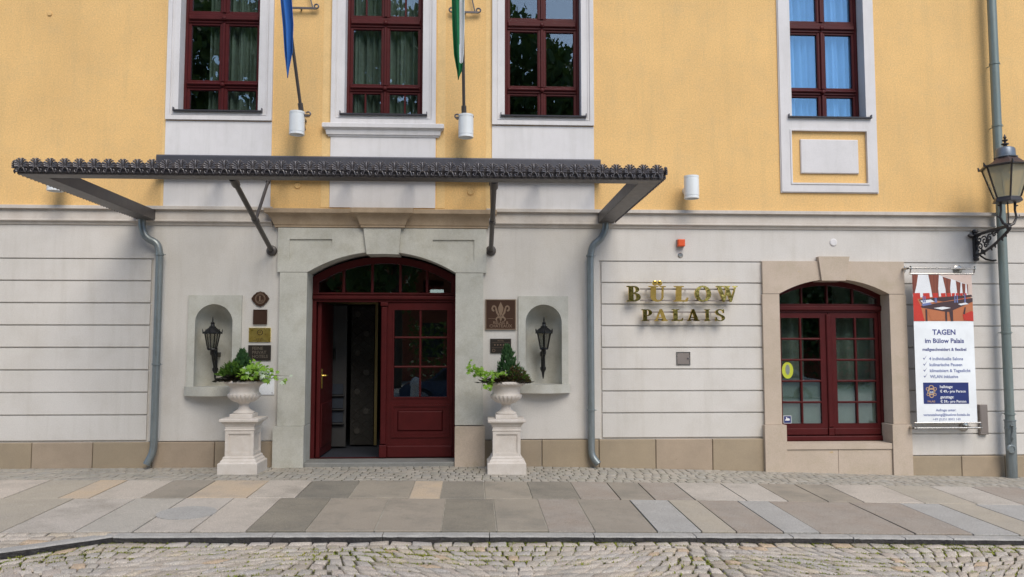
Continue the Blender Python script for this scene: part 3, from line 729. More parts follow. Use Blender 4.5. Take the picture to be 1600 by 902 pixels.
# cornice over the portal, breaking forward over the keystone
ct, cbm = Z(596,326,-.2), Z(596,356,-.08)
H = ct-cbm
pr = [(.05,cbm),(.065,cbm+.004),(.065,cbm+.03),(.075,cbm+.034),(.085,cbm+.065),(.10,cbm+.105),(.13,cbm+.15),(.16,cbm+H-.062),(.175,cbm+H-.055),(.18,cbm+H-.005),(.17,cbm+H)]
MB().profm(pr, X(436,340,-.1), X(762,340,-.1)-.06).build('portal_cornice', M['brown_stone'], HOTEL, smooth=25)
pr2 = [(a+.06, z+(.008 if z > cbm+.2 else -.003)) for a, z in pr]
MB().profm(pr2, X(572,345,-.1)+.06, X(625,345,-.1)-.06).build('keystone_cap', M['brown_stone'], HOTEL, smooth=25)
# threshold step
MB().cbox(DX0+.002, DX1-.002, -.08, .34, -.1, zwall(-1.2)+.045, .012).build('threshold_step', M['step'], HOTEL)

# ---- entrance door (stays with the building)
DY = .30
dzb = zwall(-1.2)+.05
fx0, fx1 = X(488.5,600,DY)-.02, X(711,600,DY)+.02
b = MB()
ring = [(fx0,dzb),(fx1,dzb)]+segarc(fx0,fx1,DZS-.03,DRISE,24)[::-1]
tz0, tz1 = Z(600,472,DY), Z(600,458.5,DY)
ins = .05
fan = [(fx0+ins+.03,tz1+.01),(fx1-ins-.03,tz1+.01)]+[(x,z-ins) for x,z in segarc(fx0+ins+.03,fx1-ins-.03,DZS-.05,DRISE-.02,20)[::-1]]
low = rect(fx0+ins,fx1-ins,dzb-.0001,tz0)
lx = X(597,600,DY)
b.poly(ring, [fan, rect(fx0+ins, fx1-ins, dzb+.001, tz0)], DY, DY+.10)
b.cbox(fx0, fx1, DY-.035, DY-.001, tz0+.03, tz1-.03, .012).cbox(fx0, fx1, DY-.02, DY-.001, tz1-.022, tz1, .008)
for p in (536.9, 581.6, 625.5, 667.4):
    xx = X(p, 430, DY); b.cbox(xx-.018, xx+.018, DY+.01, DY+.08, tz1, DZS+DRISE-.02-(.17 if p in (667.4,) else .10 if p == 536.9 else .03), .008)
door = b.build('entrance_door', M['red'], HOTEL, bevel=.003)
fg = [P_ for P_ in fan]
MB().poly(fan, [], DY+.04, DY+.045).build('fanlight_pane', M['glass'], door)
# right leaf, closed
X0, X1 = lx+.0, fx1-ins-.004; Z0, Z1 = dzb+.006, tz0-.004
gx0, gx1, gz0, gz1 = X(615.5,550,DY), X(698.5,550,DY), Z(656,620.6,DY), Z(656,484.5,DY)
b = MB().poly(rect(X0+.02,X1,Z0,Z1), [rect(gx0,gx1,gz0,gz1)], DY+.02, DY+.065)
b.cbox(X0-.02, X0+.06, DY-.02, DY+.02, Z0+.17, Z1-.06, .012).cbox(X0-.03, X0+.07, DY-.03, DY+.02, Z0, Z0+.165, .008).cbox(X0-.03, X0+.07, DY-.03, DY+.02, Z1-.055, Z1, .008)
mx_ = X(656.5,550,DY); b.cbox(mx_-.014, mx_+.014, DY+.015, DY+.06, gz0, gz1, .008)
mz1, mz2 = Z(656,527.6,DY), Z(656,573.5,DY)
for mz in (mz1, mz2): b.cbox(gx0, gx1, DY+.017, DY+.058, mz-.014, mz+.014, .008)
b.poly(rect(gx0-.02,gx1+.02,gz0-.02,gz1+.02), [rect(gx0,gx1,gz0,gz1)], DY+.008, DY+.022)
pz0, pz1 = Z(656,684,DY), Z(656,632,DY)
b.poly(rect(gx0-.03,gx1+.03,pz0,pz1), [rect(gx0+.0,gx1-.0,pz0+.03,pz1-.03)], DY+.006, DY+.022)
b.cbox(gx0+.05, gx1-.05, DY+.008, DY+.02, pz0+.08, pz1-.08, .02)
b.cbox(X0+.07, X1, DY-.005, DY+.02, Z0, Z0+.155, .01)
leaf = b.build('door_leaf', M['red'], door, bevel=.003)
# (its panes are parts of the door as well)
for xa, xc in ((gx0, mx_), (mx_, gx1)):
    for za, zz in ((gz0, mz2), (mz2, mz1), (mz1, gz1)):
        MB().box(xa+.002, xc-.002, DY+.038, DY+.044, za+.002, zz-.002).build('glass_pane', M['glass'], door)
# left leaf standing open into the hall
hx = fx0+ins+.01
b = MB(); b.box(hx, hx+.05, DY+.06, DY+.98, Z0, Z1); b.box(hx+.05, hx+.062, DY+.12, DY+.92, Z0+.12, Z0+.7)
b.build('open_door_leaf', M['red'], door, bevel=.004)
b = MB(); hz = Z(504,592,DY+.08); b.cbox(hx+.05, hx+.062, DY+.12, DY+.16, hz-.13, hz+.13, .003); b.tube([(hx+.06,DY+.14,hz+.04),(hx+.11,DY+.14,hz+.04),(hx+.115,DY+.24,hz+.04)], .009, 8)
b.build('door_handle', M['brass'], door)
# entrance hall
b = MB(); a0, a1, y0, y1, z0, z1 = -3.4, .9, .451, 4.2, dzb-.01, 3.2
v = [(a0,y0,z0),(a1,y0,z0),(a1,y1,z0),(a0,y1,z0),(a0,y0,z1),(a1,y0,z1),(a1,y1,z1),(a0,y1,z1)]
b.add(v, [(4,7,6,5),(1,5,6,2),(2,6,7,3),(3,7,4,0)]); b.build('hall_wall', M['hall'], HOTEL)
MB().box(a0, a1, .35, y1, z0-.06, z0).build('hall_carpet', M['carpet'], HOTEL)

# ---- window portal on the right
tm = 'tan_stone'
wl0, wl1, wlz1 = X(1191.5,430,-.05), X(1413,430,-.05), Z(1303,408.5,-.05)
arw = segarc(WX0, WX1, WZS, WRISE, 24)
k0t, k1t, k0b, k1b = X(1281,405,-.08), X(1325,405,-.08), X(1284,436,-.08), X(1321,436,-.08)
lintel_half(True, wl0, arw, wlz1, WZS+.003, k0t, k0b, [], -.05, tm, depth=.2)
lintel_half(False, wl1, arw, wlz1, WZS+.003, k1t, k1b, [], -.05, tm, depth=.2)
kz = arcz(k0b, arw)-.012
mk([(k0b,kz),(k1b,kz),(k1t+.02,Z(1303,401,-.08)),(k0t-.02,Z(1303,401,-.08))], [], -.085, .2, 'keystone', tm)
wbz = Z(1212,664,-.05); wbz2 = wbz
mk(rect(X(1193.5,560,-.05),WX0,wbz+.003,WZS-.003), [], -.05, .24, 'pier_stone', tm); mk(rect(WX1,X(1419,560,-.05),wbz+.003,WZS-.003), [], -.05, .24, 'pier_stone', tm)
bx0, bx1, bx2, bx3 = X(1196,700,-.09), X(1230,700,-.09), X(1394,715,-.075), X(1426,700,-.09)
mk(rect(bx0,bx1,-.5,wbz), [], -.09, .24, 'base_block', tm, .008); mk(rect(WX1-.035,bx3,-.5,wbz2), [], -.09, .24, 'base_block', tm, .008)
mk(rect(bx1+.003,WX1-.04,WSILL-.075,WSILL), [], -.075, .28, 'sill_stone', tm)
xm = X(1310,715,-.06)
for q0, q1 in ((bx1+.003, xm-.003), (xm+.003, WX1-.04)): mk(rect(q0,q1,-.5,WSILL-.08), [], -.06, .02, 'sill_stone', tm)
# the window itself
VY = .19
vx0, vx1 = WX0-.03, WX1+.005
vz0 = WSILL+.003
ft0, ft1 = Z(1300,488,VY), Z(1300,475,VY)
b = MB()
ring = [(vx0,vz0),(vx1,vz0)]+segarc(vx0,vx1,WZS,WRISE,20)[::-1]
fa = [(vx0+.045,ft1),(vx1-.045,ft1)]+[(x,z-.03) for x,z in segarc(vx0+.045,vx1-.045,WZS-.02,WRISE-.02,16)[::-1]]
b.poly(ring, [fa, rect(vx0+.04,vx1-.04,vz0+.05,ft0)], VY, VY+.09)
b.cbox(vx0, vx1, VY-.03, VY-.001, ft0+.02, ft1-.025, .012).cbox(vx0, vx1, VY-.02, VY-.001, vz0+.0, vz0+.07, .01)
for p in (1253, 1293, 1333):
    xx = X(p, 465, VY); b.cbox(xx-.013, xx+.013, VY+.01, VY+.07, ft1, WZS+WRISE-(.05 if p == 1293 else .09), .006)
gwin = b.build('arched_window', M['red'], HOTEL, bevel=.003)
MB().poly(fa, [], VY+.04, VY+.045).build('fanlight_pane', M['glass'], gwin)
cxm = X(1296,560,VY)
gl_ = [(X(1222,560,VY),X(1283,560,VY)),(X(1308,560,VY),X(1369,560,VY))]
gz0, gz1 = Z(1300,662,VY), Z(1300,497,VY)
for s, (g0, g1) in enumerate(gl_):
    x0_, x1_ = (vx0+.043, cxm-.004) if s == 0 else (cxm+.004, vx1-.043)
    b = MB().poly(rect(x0_,x1_,vz0+.075,ft0-.004), [rect(g0,g1,gz0,gz1)], VY+.015, VY+.06)
    m_ = (g0+g1)/2; b.cbox(m_-.014, m_+.014, VY+.012, VY+.058, gz0, gz1, .007)
    hs = [gz0+(gz1-gz0)*k/5 for k in range(6)]
    for z in hs[1:-1]: b.cbox(g0, g1, VY+.010, VY+.056, z-.014, z+.014, .007)
    if s == 0: b.cbox(cxm-.035, cxm+.035, VY-.008, VY+.012, vz0+.18, ft0-.03, .01).cbox(cxm-.04, cxm+.04, VY-.015, VY+.012, vz0+.075, vz0+.175, .006)
    b.cbox(x0_+.0, (cxm-.045 if s == 0 else x1_), VY+.0, VY+.014, vz0+.078, vz0+.17, .008) if s == 0 else b.cbox(cxm+.045, x1_, VY+.0, VY+.014, vz0+.078, vz0+.17, .008)
    b.build('casement', M['red'], gwin, bevel=.002)
    for xa, xc in ((g0,m_),(m_,g1)):
        for k in range(5): MB().box(xa+.002, xc-.002, VY+.038, VY+.043, hs[k]+.002, hs[k+1]-.002).build('glass_pane', M['glass'], gwin)
    MB().box(g0-.03, g1+.03, VY+.075, VY+.079, gz0-.02, hs[2]).build('frosted_film', M['film'], gwin)
b = MB(); n = 90; v = []
for i in range(n+1):
    t = i/n; yy = VY+.3+.04*math.sin(t*40)+.02*math.sin(t*17+1); v += [(vx0-.1+(vx1-vx0+.2)*t, yy, vz0), (vx0-.1+(vx1-vx0+.2)*t, yy, WZS+.3)]
b.add(v, [(2*i,2*i+2,2*i+3,2*i+1) for i in range(n) if not 34 < i < 56])
b.build('net_curtain', M['room'] if 0 else mat('grey_net', (.42,.44,.42), rough=.9, bump=0, trans=.4), gwin, smooth=80)
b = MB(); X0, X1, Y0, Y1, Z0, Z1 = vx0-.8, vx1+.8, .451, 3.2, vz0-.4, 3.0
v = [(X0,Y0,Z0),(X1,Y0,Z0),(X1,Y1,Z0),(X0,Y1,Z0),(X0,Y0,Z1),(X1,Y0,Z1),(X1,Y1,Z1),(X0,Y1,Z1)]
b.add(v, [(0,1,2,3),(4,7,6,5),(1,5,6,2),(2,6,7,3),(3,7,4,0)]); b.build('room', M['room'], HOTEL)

# ---- niches
for i, (c, zb, zt) in enumerate(nich):
    s0, s1 = (X(293,530,-.03), X(376.5,530,-.03)) if i == 0 else (X(810,530,-.03), X(888,530,-.03))
    stp = Z(c and (333 if i == 0 else 850), 461.5 if i == 0 else 463, -.03)
    mk(rect(s0,s1,zb-.001,stp), [nhole(c,zb,zt)], -.035, .0, 'niche_surround', 'green_stone', .004)
    b = MB(); n = 20; zsp = zt-NR; rows_ = [(zb-.02, 1.0)]+[(zsp, 1.0)]; v = []
    prof_ = [(zb-.02, NR, NR)]+[(zsp+NR*math.sin(R(a)), NR*math.cos(R(a)), NR*math.cos(R(a))) for a in range(0, 90, 9)]+[(zt, .002, .002)]
    for z, rx, ry in prof_:
        for k in range(n+1):
            a = PI*k/n; v.append((c+rx*math.cos(a), .02+ry*math.sin(a), z))
    b.add(v, [(j*(n+1)+k, j*(n+1)+k+1, (j+1)*(n+1)+k+1, (j+1)*(n+1)+k) for j in range(len(prof_)-1) for k in range(n)])
    b.poly(nhole(c,zb,zt,NR+.002), [nhole(c,zb+.002,zt,NR-.001)], -.0345, .03)
    b.build('niche_recess', M['green_stone'], HOTEL, smooth=40)
    # bow-fronted shelf
    sz1 = zb-.001; sz0 = Z(333 if i == 0 else 850, 619 if i == 0 else 614.5, -.1)
    m0, m1 = s0-.02, s1+.02; n = 20
    out = [(m0+(m1-m0)*k/n, -.05-.13*math.sin(PI*k/n)**.8) for k in range(n+1)]
    b = MB(); k = len(out); vv = [(x,y,sz0) for x,y in out]+[(x,y,sz1) for x,y in out]+[(m0,.19,sz0),(m1,.19,sz0),(m0,.19,sz1),(m1,.19,sz1)]
    f = [(q,q+1,q+1+k,q+k) for q in range(k-1)]+[tuple(range(k-1,-1,-1))+(2*k,2*k+1), tuple(range(k,2*k))+(2*k+3,2*k+2)]
    b.add(vv, f); b.build('niche_shelf', M['green_stone'], HOTEL)
# round caps set in the render, and stains' rosettes
for px, py, r, m in ((1302,379,.05,'white'),(735,300,.045,'yellow'),(465,290,.045,'yellow'),(78,22,.03,'yellow')):
    x, z = P(px, py); b = MB().lathey([(r,0),(r,.008),(r*.8,.014),(.002,.014)], 20, x, -.0, z)
    b.build('wall_cap', M[m], HOTEL)

# ================================================================ CANOPY
CY = -2.84
cL, cR = -4.325, 1.853
cz0, cz1 = 3.205, 3.335
wL, wR = -4.33, 1.845
CAN = thing('entrance_canopy', 'dark grey steel canopy edged with shell ornaments above the entrance', 'canopy', (-1.25, 0, 3.2))
def beam(x0, x1, y0, y1, z0, z1, name='edge_beam', m='canopy_steel'):
    return MB().box(x0, x1, y0, y1, z0, z1).build(name, M[m], CAN, bevel=.004)
beam(cL+.01, cR-.01, CY+.02, CY+.20, cz0, cz1-.015)
beam(cL+.01, cL+.21, CY+.201, -.001, cz0, cz0+.13); beam(cR-.21, cR-.01, CY+.201, -.001, cz0, cz0+.13)
# raised sheet metal back where the glass meets the wall
fl0, fl1 = X(248,262), X(937,262); fz0, fz1 = Z(596,281.5), Z(596,246.5)
MB().profx([(-.10,fz0),(-.10,fz1-.03),(-.09,fz1-.012),(0,fz1),(0,fz0)], fl0, fl1).build('wall_flashing', M['flashing'], CAN, bevel=.003)
# rafters and panes
n = 7; g0, g1 = fl0, fl1
glass = glassmat('dusty_roof_glass', (.90,.90,.89), 1.25)
ys, zs_, ye, ze = -.10, fz0+.07, CY+.18, cz1-.02
xs_ = [g0+(g1-g0)*i/n for i in range(n+1)]
for x in xs_:
    MB().add([(x-.025,ys,zs_-.05),(x+.025,ys,zs_-.05),(x+.025,ye,ze-.05),(x-.025,ye,ze-.05),(x-.025,ys,zs_),(x+.025,ys,zs_),(x+.025,ye,ze),(x-.025,ye,ze)],
        [(0,3,2,1),(4,5,6,7),(0,1,5,4),(1,2,6,5),(2,3,7,6),(3,0,4,7)]).build('rafter', M['canopy_steel'], CAN)
for i in range(n):
    a, c = xs_[i]+.02, xs_[i+1]-.02; t = .012
    MB().add([(a,ys,zs_+.002),(c,ys,zs_+.002),(c,ye,ze+.002),(a,ye,ze+.002),(a,ys,zs_+t),(c,ys,zs_+t),(c,ye,ze+t),(a,ye,ze+t)],
        [(0,3,2,1),(4,5,6,7),(0,1,5,4),(1,2,6,5),(2,3,7,6),(3,0,4,7)]).build('roof_pane', glass, CAN)
# palmette ornament, one mesh shared by all (origin at its foot, facing -Y)
b = MB(); LW, LH = .1355, .150
b.box(-LW/2+.002, LW/2-.002, .004, .016, .0, .095)
b.tube([(0,-.012,.030),(0,-.030,.065),(0,-.036,.098),(0,-.026,.126)], [.006,.008,.0105,.005], 6)
for s in (-1, 1):
    for k, (ex_, ez_) in enumerate(((.060,.046),(.064,.066),(.060,.088),(.045,.109),(.023,.122))):
        sx_, sz_ = s*.005, .036+.010*k
        b.tube([(sx_,-.016,sz_),(s*ex_*.45,-.032,sz_+(ez_-sz_)*.55+.006),(s*ex_*.82,-.038,sz_+(ez_-sz_)*.88+.004),(s*ex_,-.026,ez_)], [.0045,.0075,.0095,.005], 6)
for s in (-1, 1):                                    # scrolls at the foot
    pts = [(s*(.006+.030*t+.0), -.018-.006*math.sin(t*3), .040-.036*t+.010*math.sin(t*5)) for t in np.linspace(0,1,7)]
    pts += [(s*(.036+.013*math.sin(q)), -.022, .013-.013*math.cos(q)+.002) for q in np.linspace(.4,4.6,8)]
    b.tube(pts, .0062, 5)
b.lathey([(.012,0),(.013,.012),(.006,.02),(.001,.022)], 8, 0, -.012, .046)
pal = b.mesh('shell_ornament', M['iron'], 60)
def orn(x, y, z, rz):
    o = bpy.data.objects.new('shell_ornament', pal); o.location = (x, y, z); o.rotation_euler = (0, 0, rz)
    link(o, CAN)
N = 46; w = (cR-cL)/N  # one ornament's pitch
for i in range(N): orn(cL+w*(i+.5), CY+.005, cz0+.018, 0)
nn = 20; ws = (abs(CY)-.02)/nn
for i in range(nn):
    orn(cL-.005, CY+.01+ws*(i+.5), cz0+.018, -PI/2); orn(cR+.005, CY+.01+ws*(i+.5), cz0+.018, PI/2)
# struts
for px, s in ((425,392),(767,392)):
    x, z = P(px, s)
    b = MB().tube([(x,-.02,z),(x,-1.74,3.40+.0)], .030, 12)
    b.tube([(x,-1.62,3.36),(x,-1.76,3.407)], .045, 12).tube([(x,-.78,3.082),(x,-.86,3.11)], .042, 12)
    b.box(x-.04, x+.04, -1.82, -1.68, 3.40, 3.47)
    b.build('strut', M['canopy_steel'], CAN, smooth=40)
    MB().tube([(x,-.80,3.10),(x,-.22,3.73)], .020, 10).tube([(x,-.28,3.66),(x,-.18,3.77)], .030, 10).build('strut', M['canopy_steel'], CAN, smooth=40)
    MB().lathey([(.068,0),(.068,.02),(.055,.035),(.028,.04),(.020,.052),(.001,.054)], 24, x, .0, z).build('wall_rosette', M['canopy_steel'], CAN, smooth=40)

# ================================================================ DOWNPIPES
def pipe(name, label, pts, r, mt, rings=(), extra=None, smooth_n=6):
    # rounded bends
    P_ = [Vector(p) for p in pts]; out = [P_[0]]
    for i in range(1, len(P_)-1):
        a, c, d = P_[i-1], P_[i], P_[i+1]; k = min((a-c).length, (d-c).length, .17)*.48*2
        k = min(k, (a-c).length*.5, (d-c).length*.5)
        p0, p1 = c+(a-c).normalized()*k, c+(d-c).normalized()*k
        for j in range(smooth_n+1):
            t = j/smooth_n; out.append(p0*(1-t)**2+c*2*t*(1-t)+p1*t*t)
    out.append(P_[-1])
    t = thing(name, label, 'drainpipe', tuple(P_[-1]))
    MB().tube(out, r, 16, cap=False).tube([p for p in out], r-.004, 16, cap=False).build('pipe', M[mt], t, smooth=50)
    for z, x, y in rings:
        MB().lathe([(r+.001,-.014),(r+.008,-.012),(r+.008,.012),(r+.001,.014)], 16, (x,y,z)).tube([(x+r,y,z),(x+r+.03,y,z)], .006, 6).tube([(x,y+r,z),(x,.0,z)], .006, 6).build('pipe_clamp', M[mt], t, smooth=40)
    return t
yb = -.10
x0, z0 = P(222, 344, yb); xs1, zs1 = P(250, 384, yb)
xe, ze_ = P(241, 690, yb); xf, zf_ = P(228, 729, yb-.05)
pipe('downpipe', 'zinc downpipe left of the entrance, bent out at its foot', [(x0,yb,3.21),(x0,yb,P(222,353,yb)[1]),(x0+.05,yb,P(222,372,yb)[1]),(xs1-.03,yb,P(250,380,yb)[1]),(xs1,yb,zs1-.1),(xs1,yb,P(241,706,yb)[1]),(xf,yb-.04,zf_+.02)], .046, 'zinc',
     rings=((P(250,398,yb)[1], xs1, yb),(1.35, xs1, yb)))
x0, z0 = P(946, 350, yb); xs1, zs1 = P(922, 390, yb); xf, zf_ = P(929, 728, yb-.05)
pipe('downpipe', 'zinc downpipe right of the entrance beside the gilt hotel name', [(x0,yb,3.21),(x0,yb,P(946,356,yb)[1]),(x0-.05,yb,P(946,373,yb)[1]),(xs1+.03,yb,P(922,383,yb)[1]),(xs1,yb,zs1-.1),(xs1,yb,P(926,712,yb)[1]),(xf+.05,yb-.04,zf_+.02)], .046, 'zinc',
     rings=((P(922,400,yb)[1], xs1, yb),(P(922,641,yb)[1], xs1, yb)))
yp = -.16; xa = X(1558,200,yp)
t = pipe('downpipe', 'tall grey-green downpipe behind the street lantern at the right edge', [(xa,yp,8.9),(xa,yp,5),(xa,yp,1.2),(xa,yp,zwall(xa)-.05)], .058, 'zinc_green',
     rings=((P(1553,100,yp)[1], xa, yp),(P(1556,197,yp)[1], xa, yp),(P(1570,520,yp)[1], xa, yp),(P(1572,647,yp)[1], xa, yp)))
zl = P(1573,656,yp)[1]
MB().lathe([(.062,zwall(xa)-.06),(.066,zl),(.070,zl),(.070,zl-.03),(.067,zl-.032),(.067,zl-.10),(.070,zl-.102),(.070,zl-.112),(.066,zl-.115)][0:1]+[(.067,zl-.12),(.071,zl-.118),(.071,zl-.10),(.067,zl-.098),(.067,zl-.02),(.073,zl-.018),(.073,zl)], 20, (xa,yp,0)).build('standpipe', M['zinc'], t, smooth=40)
xx, zz = P(1580,702,yp-.07)
b = MB().lathey([(.062,0),(.062,.018),(.05,.03),(.038,.03),(.034,.022),(.001,.022)], 20, xx, yp-.06, zz); b.tube([(xx-.01,yp-.08,zz+.06),(xx+.03,yp-.08,zz+.13),(xx+.01,yp-.08,zz+.17),(xx+.03,yp-.08,zz+.24),(xx+.03,yp-.08,zz+.32)], .008, 6).box(xx+.0, xx+.06, yp-.09, yp-.06, zz+.30, zz+.315)
b.build('flap_cover', M['zinc'], t, smooth=40)

# ================================================================ WALL LAMPS (white cylinders)
def wall_lamp(px, py, label, yl=-.24):
    x, z = P(px, py, yl); r, h = .098, .30
    t = thing('wall_lamp', label, 'wall lamp', (x, 0, z), 'white cylinder lamps on the upper wall')
    MB().lathe([(.001,-h/2+.03),(r-.012,-h/2+.03),(r-.012,-h/2),(r,-h/2),(r,-h/2+.025),(r-.004,-h/2+.027),(r-.004,-h/2+.036),(r,-h/2+.038),(r,h/2-.04),(r-.004,h/2-.038),(r-.004,h/2-.028),(r,h/2-.026),(r,h/2),(r-.012,h/2),(r-.012,h/2-.03),(.001,h/2-.03)], 36, (x,yl,z)).build('lamp_shade', M['lamp_white'], t, smooth=35)
    MB().lathey([(.06,-.0),(.06,.10),(.05,.12),(.05,-yl-r+.02)], 24, x, 0, z-.0).build('wall_mount', M['lamp_white'], t, smooth=35)
wall_lamp(464,193,'white cylinder lamp under the blue flag')
wall_lamp(728,197.5,'white cylinder lamp under the green and white flag')
wall_lamp(1080.5,293,'white cylinder lamp right of the canopy')
wall_lamp(87,280.5,'white cylinder lamp half hidden behind the left end of the canopy')

# ================================================================ FLAG POLES AND FLAGS
def flagpole(px, py, px2, py2, bx0, bx1, by, label):
    xb_, zb_ = P(px, py, -.24); xw, zw_ = P(px2, py2, -.56)
    t = thing('flagpole', label, 'flagpole', (xb_, 0, zb_), 'flagpoles above the entrance')
    d = Vector((xw-xb_, -.36, zw_-zb_)).normalized(); p0 = Vector((xb_, -.24, zb_)); p1 = p0+d*2.9
    MB().tube([p0, p1], .021, 10).tube([p0-d*.04, p0+d*.12], .034, 10).build('pole', M['canopy_steel'], t, smooth=40)
    b = MB().box(xb_-.10, xb_+.10, -.27, -.21, zb_-.055, zb_-.03).box(xb_-.02, xb_+.02, -.22, .0, zb_-.06, zb_-.035)
    for s in (-1, 1): b.tube([(xb_+s*(.09+.028*math.cos(q)), -.25, zb_-.02+.026*math.sin(q)) for q in np.linspace(-1.6, 2.8, 9)] , .011, 6)
    b.tube([(xb_,-.16,zb_-.05),(xb_,-.12,zb_-.10),(xb_,.0,zb_-.16)], .012, 6)
    b.build('pole_bracket', M['iron'], t, smooth=40)
    # stay bar higher up
    a, za = P(bx0, by, -.05); c, zc = P(bx1, by, -.05)
    b = MB().box(a+.02, c-.02, -.065, -.045, za-.012, za+.012)
    for s, q0 in ((-1, a+.02), (1, c-.02)):
        b.tube([(q0+s*(.0+.028*math.sin(q)), -.055, za+.028-.028*math.cos(q)) for q in np.linspace(0, 5, 11)], .011, 6)
    b.tube([((a+c)/2+.0,-.055,za+.6),(c-.07,-.055,za+.015)], .009, 6).tube([((a+c)/2,-.055,za+.6),(a+.07,-.055,za+.015)], .009, 6).tube([((a+c)/2,-.055,za),((a+c)/2,.0,za)], .012, 6)
    b.build('stay_bar', M['iron'], t, smooth=40)
    return t
flagpole(471,176,458.5,75,443,497,12.5,'dark flagpole leaning out, carrying the blue flag')
flagpole(725,180,723.5,75,703,750,19,'dark flagpole leaning out, carrying the green and white flag')
def cloth(name, label, left, right, Y, cols, m, split=None):
    """left / right: edge px at given py, top to bottom; hanging folded cloth with real pleats"""
    b = MB(); nU = 28; rowsv = []; ZT = 6.75
    ys = [l[1] for l in left]
    for (lp, py), (rp, _) in zip(left, right):
        a, z = P(lp, py, Y); c, _z = P(rp, py, Y); rowsv.append((a, c, z))
    r0, r1 = rowsv[0], rowsv[1]
    rowsv.insert(0, (r0[0]-.06, r0[1]+.10, ZT+.2))
    dense = []
    for p, q in zip(rowsv, rowsv[1:]):
        k = max(2, int(abs(p[2]-q[2])/.05))
        for i in range(k):
            t = i/k; dense.append(tuple(p[j]+(q[j]-p[j])*t for j in range(3)))
    dense.append(rowsv[-1]); v = []; f = []
    for (a, c, z) in dense:
        for u in range(nU+1):
            t = u/nU; fold = .055*math.sin(t*PI*3+z*1.3)*min(1, (c-a)/.1)
            v.append((a+(c-a)*t, Y+fold, z+.01*math.sin(t*9)))
    W_ = nU+1
    for j in range(len(dense)-1):
        for u in range(nU): f.append((j*W_+u, j*W_+u+1, (j+1)*W_+u+1, (j+1)*W_+u))
    b.add(v, f)
    if split:
        for j in range(len(dense)-1):
            for u in range(nU):
                z = dense[j][2]; b.m[j*nU+u] = 1 if u/nU > split(z) else 0
    o = b.build(name, [M[c] for c in cols], smooth=80)
    s_ = o.modifiers.new('thick', 'SOLIDIFY'); s_.thickness = .004
    return tag(o, label, 'flag', 'flags hanging above the entrance')
YF = -1.40
cloth('flag', 'blue flag hanging in a point between the two left windows', [(436.5,-4),(441,40),(444,80),(447.5,108),(449,121)], [(457,-4),(459.5,50),(457.5,85),(452,108),(450,122)], YF, ['flag_blue'], None)
zs1_ = P(720, 70, YF)[1]; zs2_ = P(720, 98, YF)[1]
cloth('flag', 'green and white flag hanging in a point left of the third window', [(705.5,-4),(706.5,40),(709,85),(714,112),(715.6,124)], [(726,-4),(726,40),(724.5,75),(721.5,95),(716.4,124)], YF, ['flag_green','flag_white'], None,
      split=lambda z: .56 if z > zs1_ else (.50 if z > zs2_ else 2))

# ================================================================ NICHE LANTERNS
def niche_lantern(x, zt, label):
    t = thing('wall_lantern', label, 'lantern', (x, .1, zt-.7), 'black lanterns in the two niches')
    y = -.03; r6 = PI/6
    zb = zt-.42
    b = MB().lathe([(.052,zb-.012),(.058,zb),(.052,zb+.012)], 6, (x,y,0), r6)
    for k in range(6):
        a = r6+k*PI/3; b.tube([(x+.054*math.cos(a), y+.054*math.sin(a), zb), (x+.098*math.cos(a), y+.098*math.sin(a), zb+.215)], .0075, 5)
        b.tube([(x+.112*math.cos(a), y+.112*math.sin(a), zb+.20), (x+.125*math.cos(a), y+.125*math.sin(a), zb+.262)], [.012,.003], 5)
    b.lathe([(.10,zb+.20),(.118,zb+.205),(.118,zb+.218),(.10,zb+.222)], 6, (x,y,0), r6)
    b.build('lantern_cage', M['black'], t, smooth=25)
    MB().lathe([(.112,zb+.218),(.085,zb+.25),(.055,zb+.272),(.045,zb+.28),(.045,zb+.29),(.028,zb+.30),(.022,zb+.325),(.030,zb+.335),(.016,zb+.35),(.007,zb+.362),(.010,zb+.372),(.003,zb+.42)], 12, (x,y,0), r6).build('lantern_roof', M['black'], t, smooth=30)
    MB().lathe([(.050,zb+.004),(.094,zb+.208)], 6, (x,y,0), r6).build('lantern_glass', M['lamp_clear'], t)
    yb = .12
    b = MB().tube([(x,y,zb-.01),(x,y+.01,zb-.05),(x,yb-.05,zb-.10),(x,yb,zb-.15)], [.022,.028,.024,.020], 8)
    b.tube([(x,yb,zb+.02),(x,yb,zb-.26)], [.024,.030], 8).tube([(x,yb,zb-.24),(x,yb,zb-.27),(x,yb,zb-.31),(x,yb,zb-.37),(x,yb,zb-.40)], [.038,.040,.020,.012,.003], 8)
    b.box(x-.03, x+.03, yb, .24, zb-.10, zb-.04).tube([(x,y,zb-.02),(x,y+.04,zb-.12),(x,yb-.02,zb-.24)], .014, 6)
    b.build('lantern_bracket', M['black'], t, smooth=40)
niche_lantern(X(332,520,-.03), Z(332,495,-.03), 'black lantern in the niche left of the entrance')
niche_lantern(X(850,520,-.03), Z(850,495,-.03), 'black lantern in the niche right of the entrance')

# ================================================================ PLAQUES
def plaque(px0, px1, py0, py1, m, name, label, cat, d=.018, frame=None, fm=None):
    x0, z1 = P(px0, py0); x1, z0 = P(px1, py1)
    t = thing(name, label, cat, ((x0+x1)/2, 0, z0))
    MB().cbox(x0, x1, -d, -.0005, z0, z1, .003).build('plate', M[m], t)
    if frame: MB().poly(rect(x0,x1,z0,z1), [rect(x0+frame,x1-frame,z0+frame,z1-frame)], -d-.006, -d+.0005).build('frame', M[fm], t)
    return t, x0, x1, z0, z1
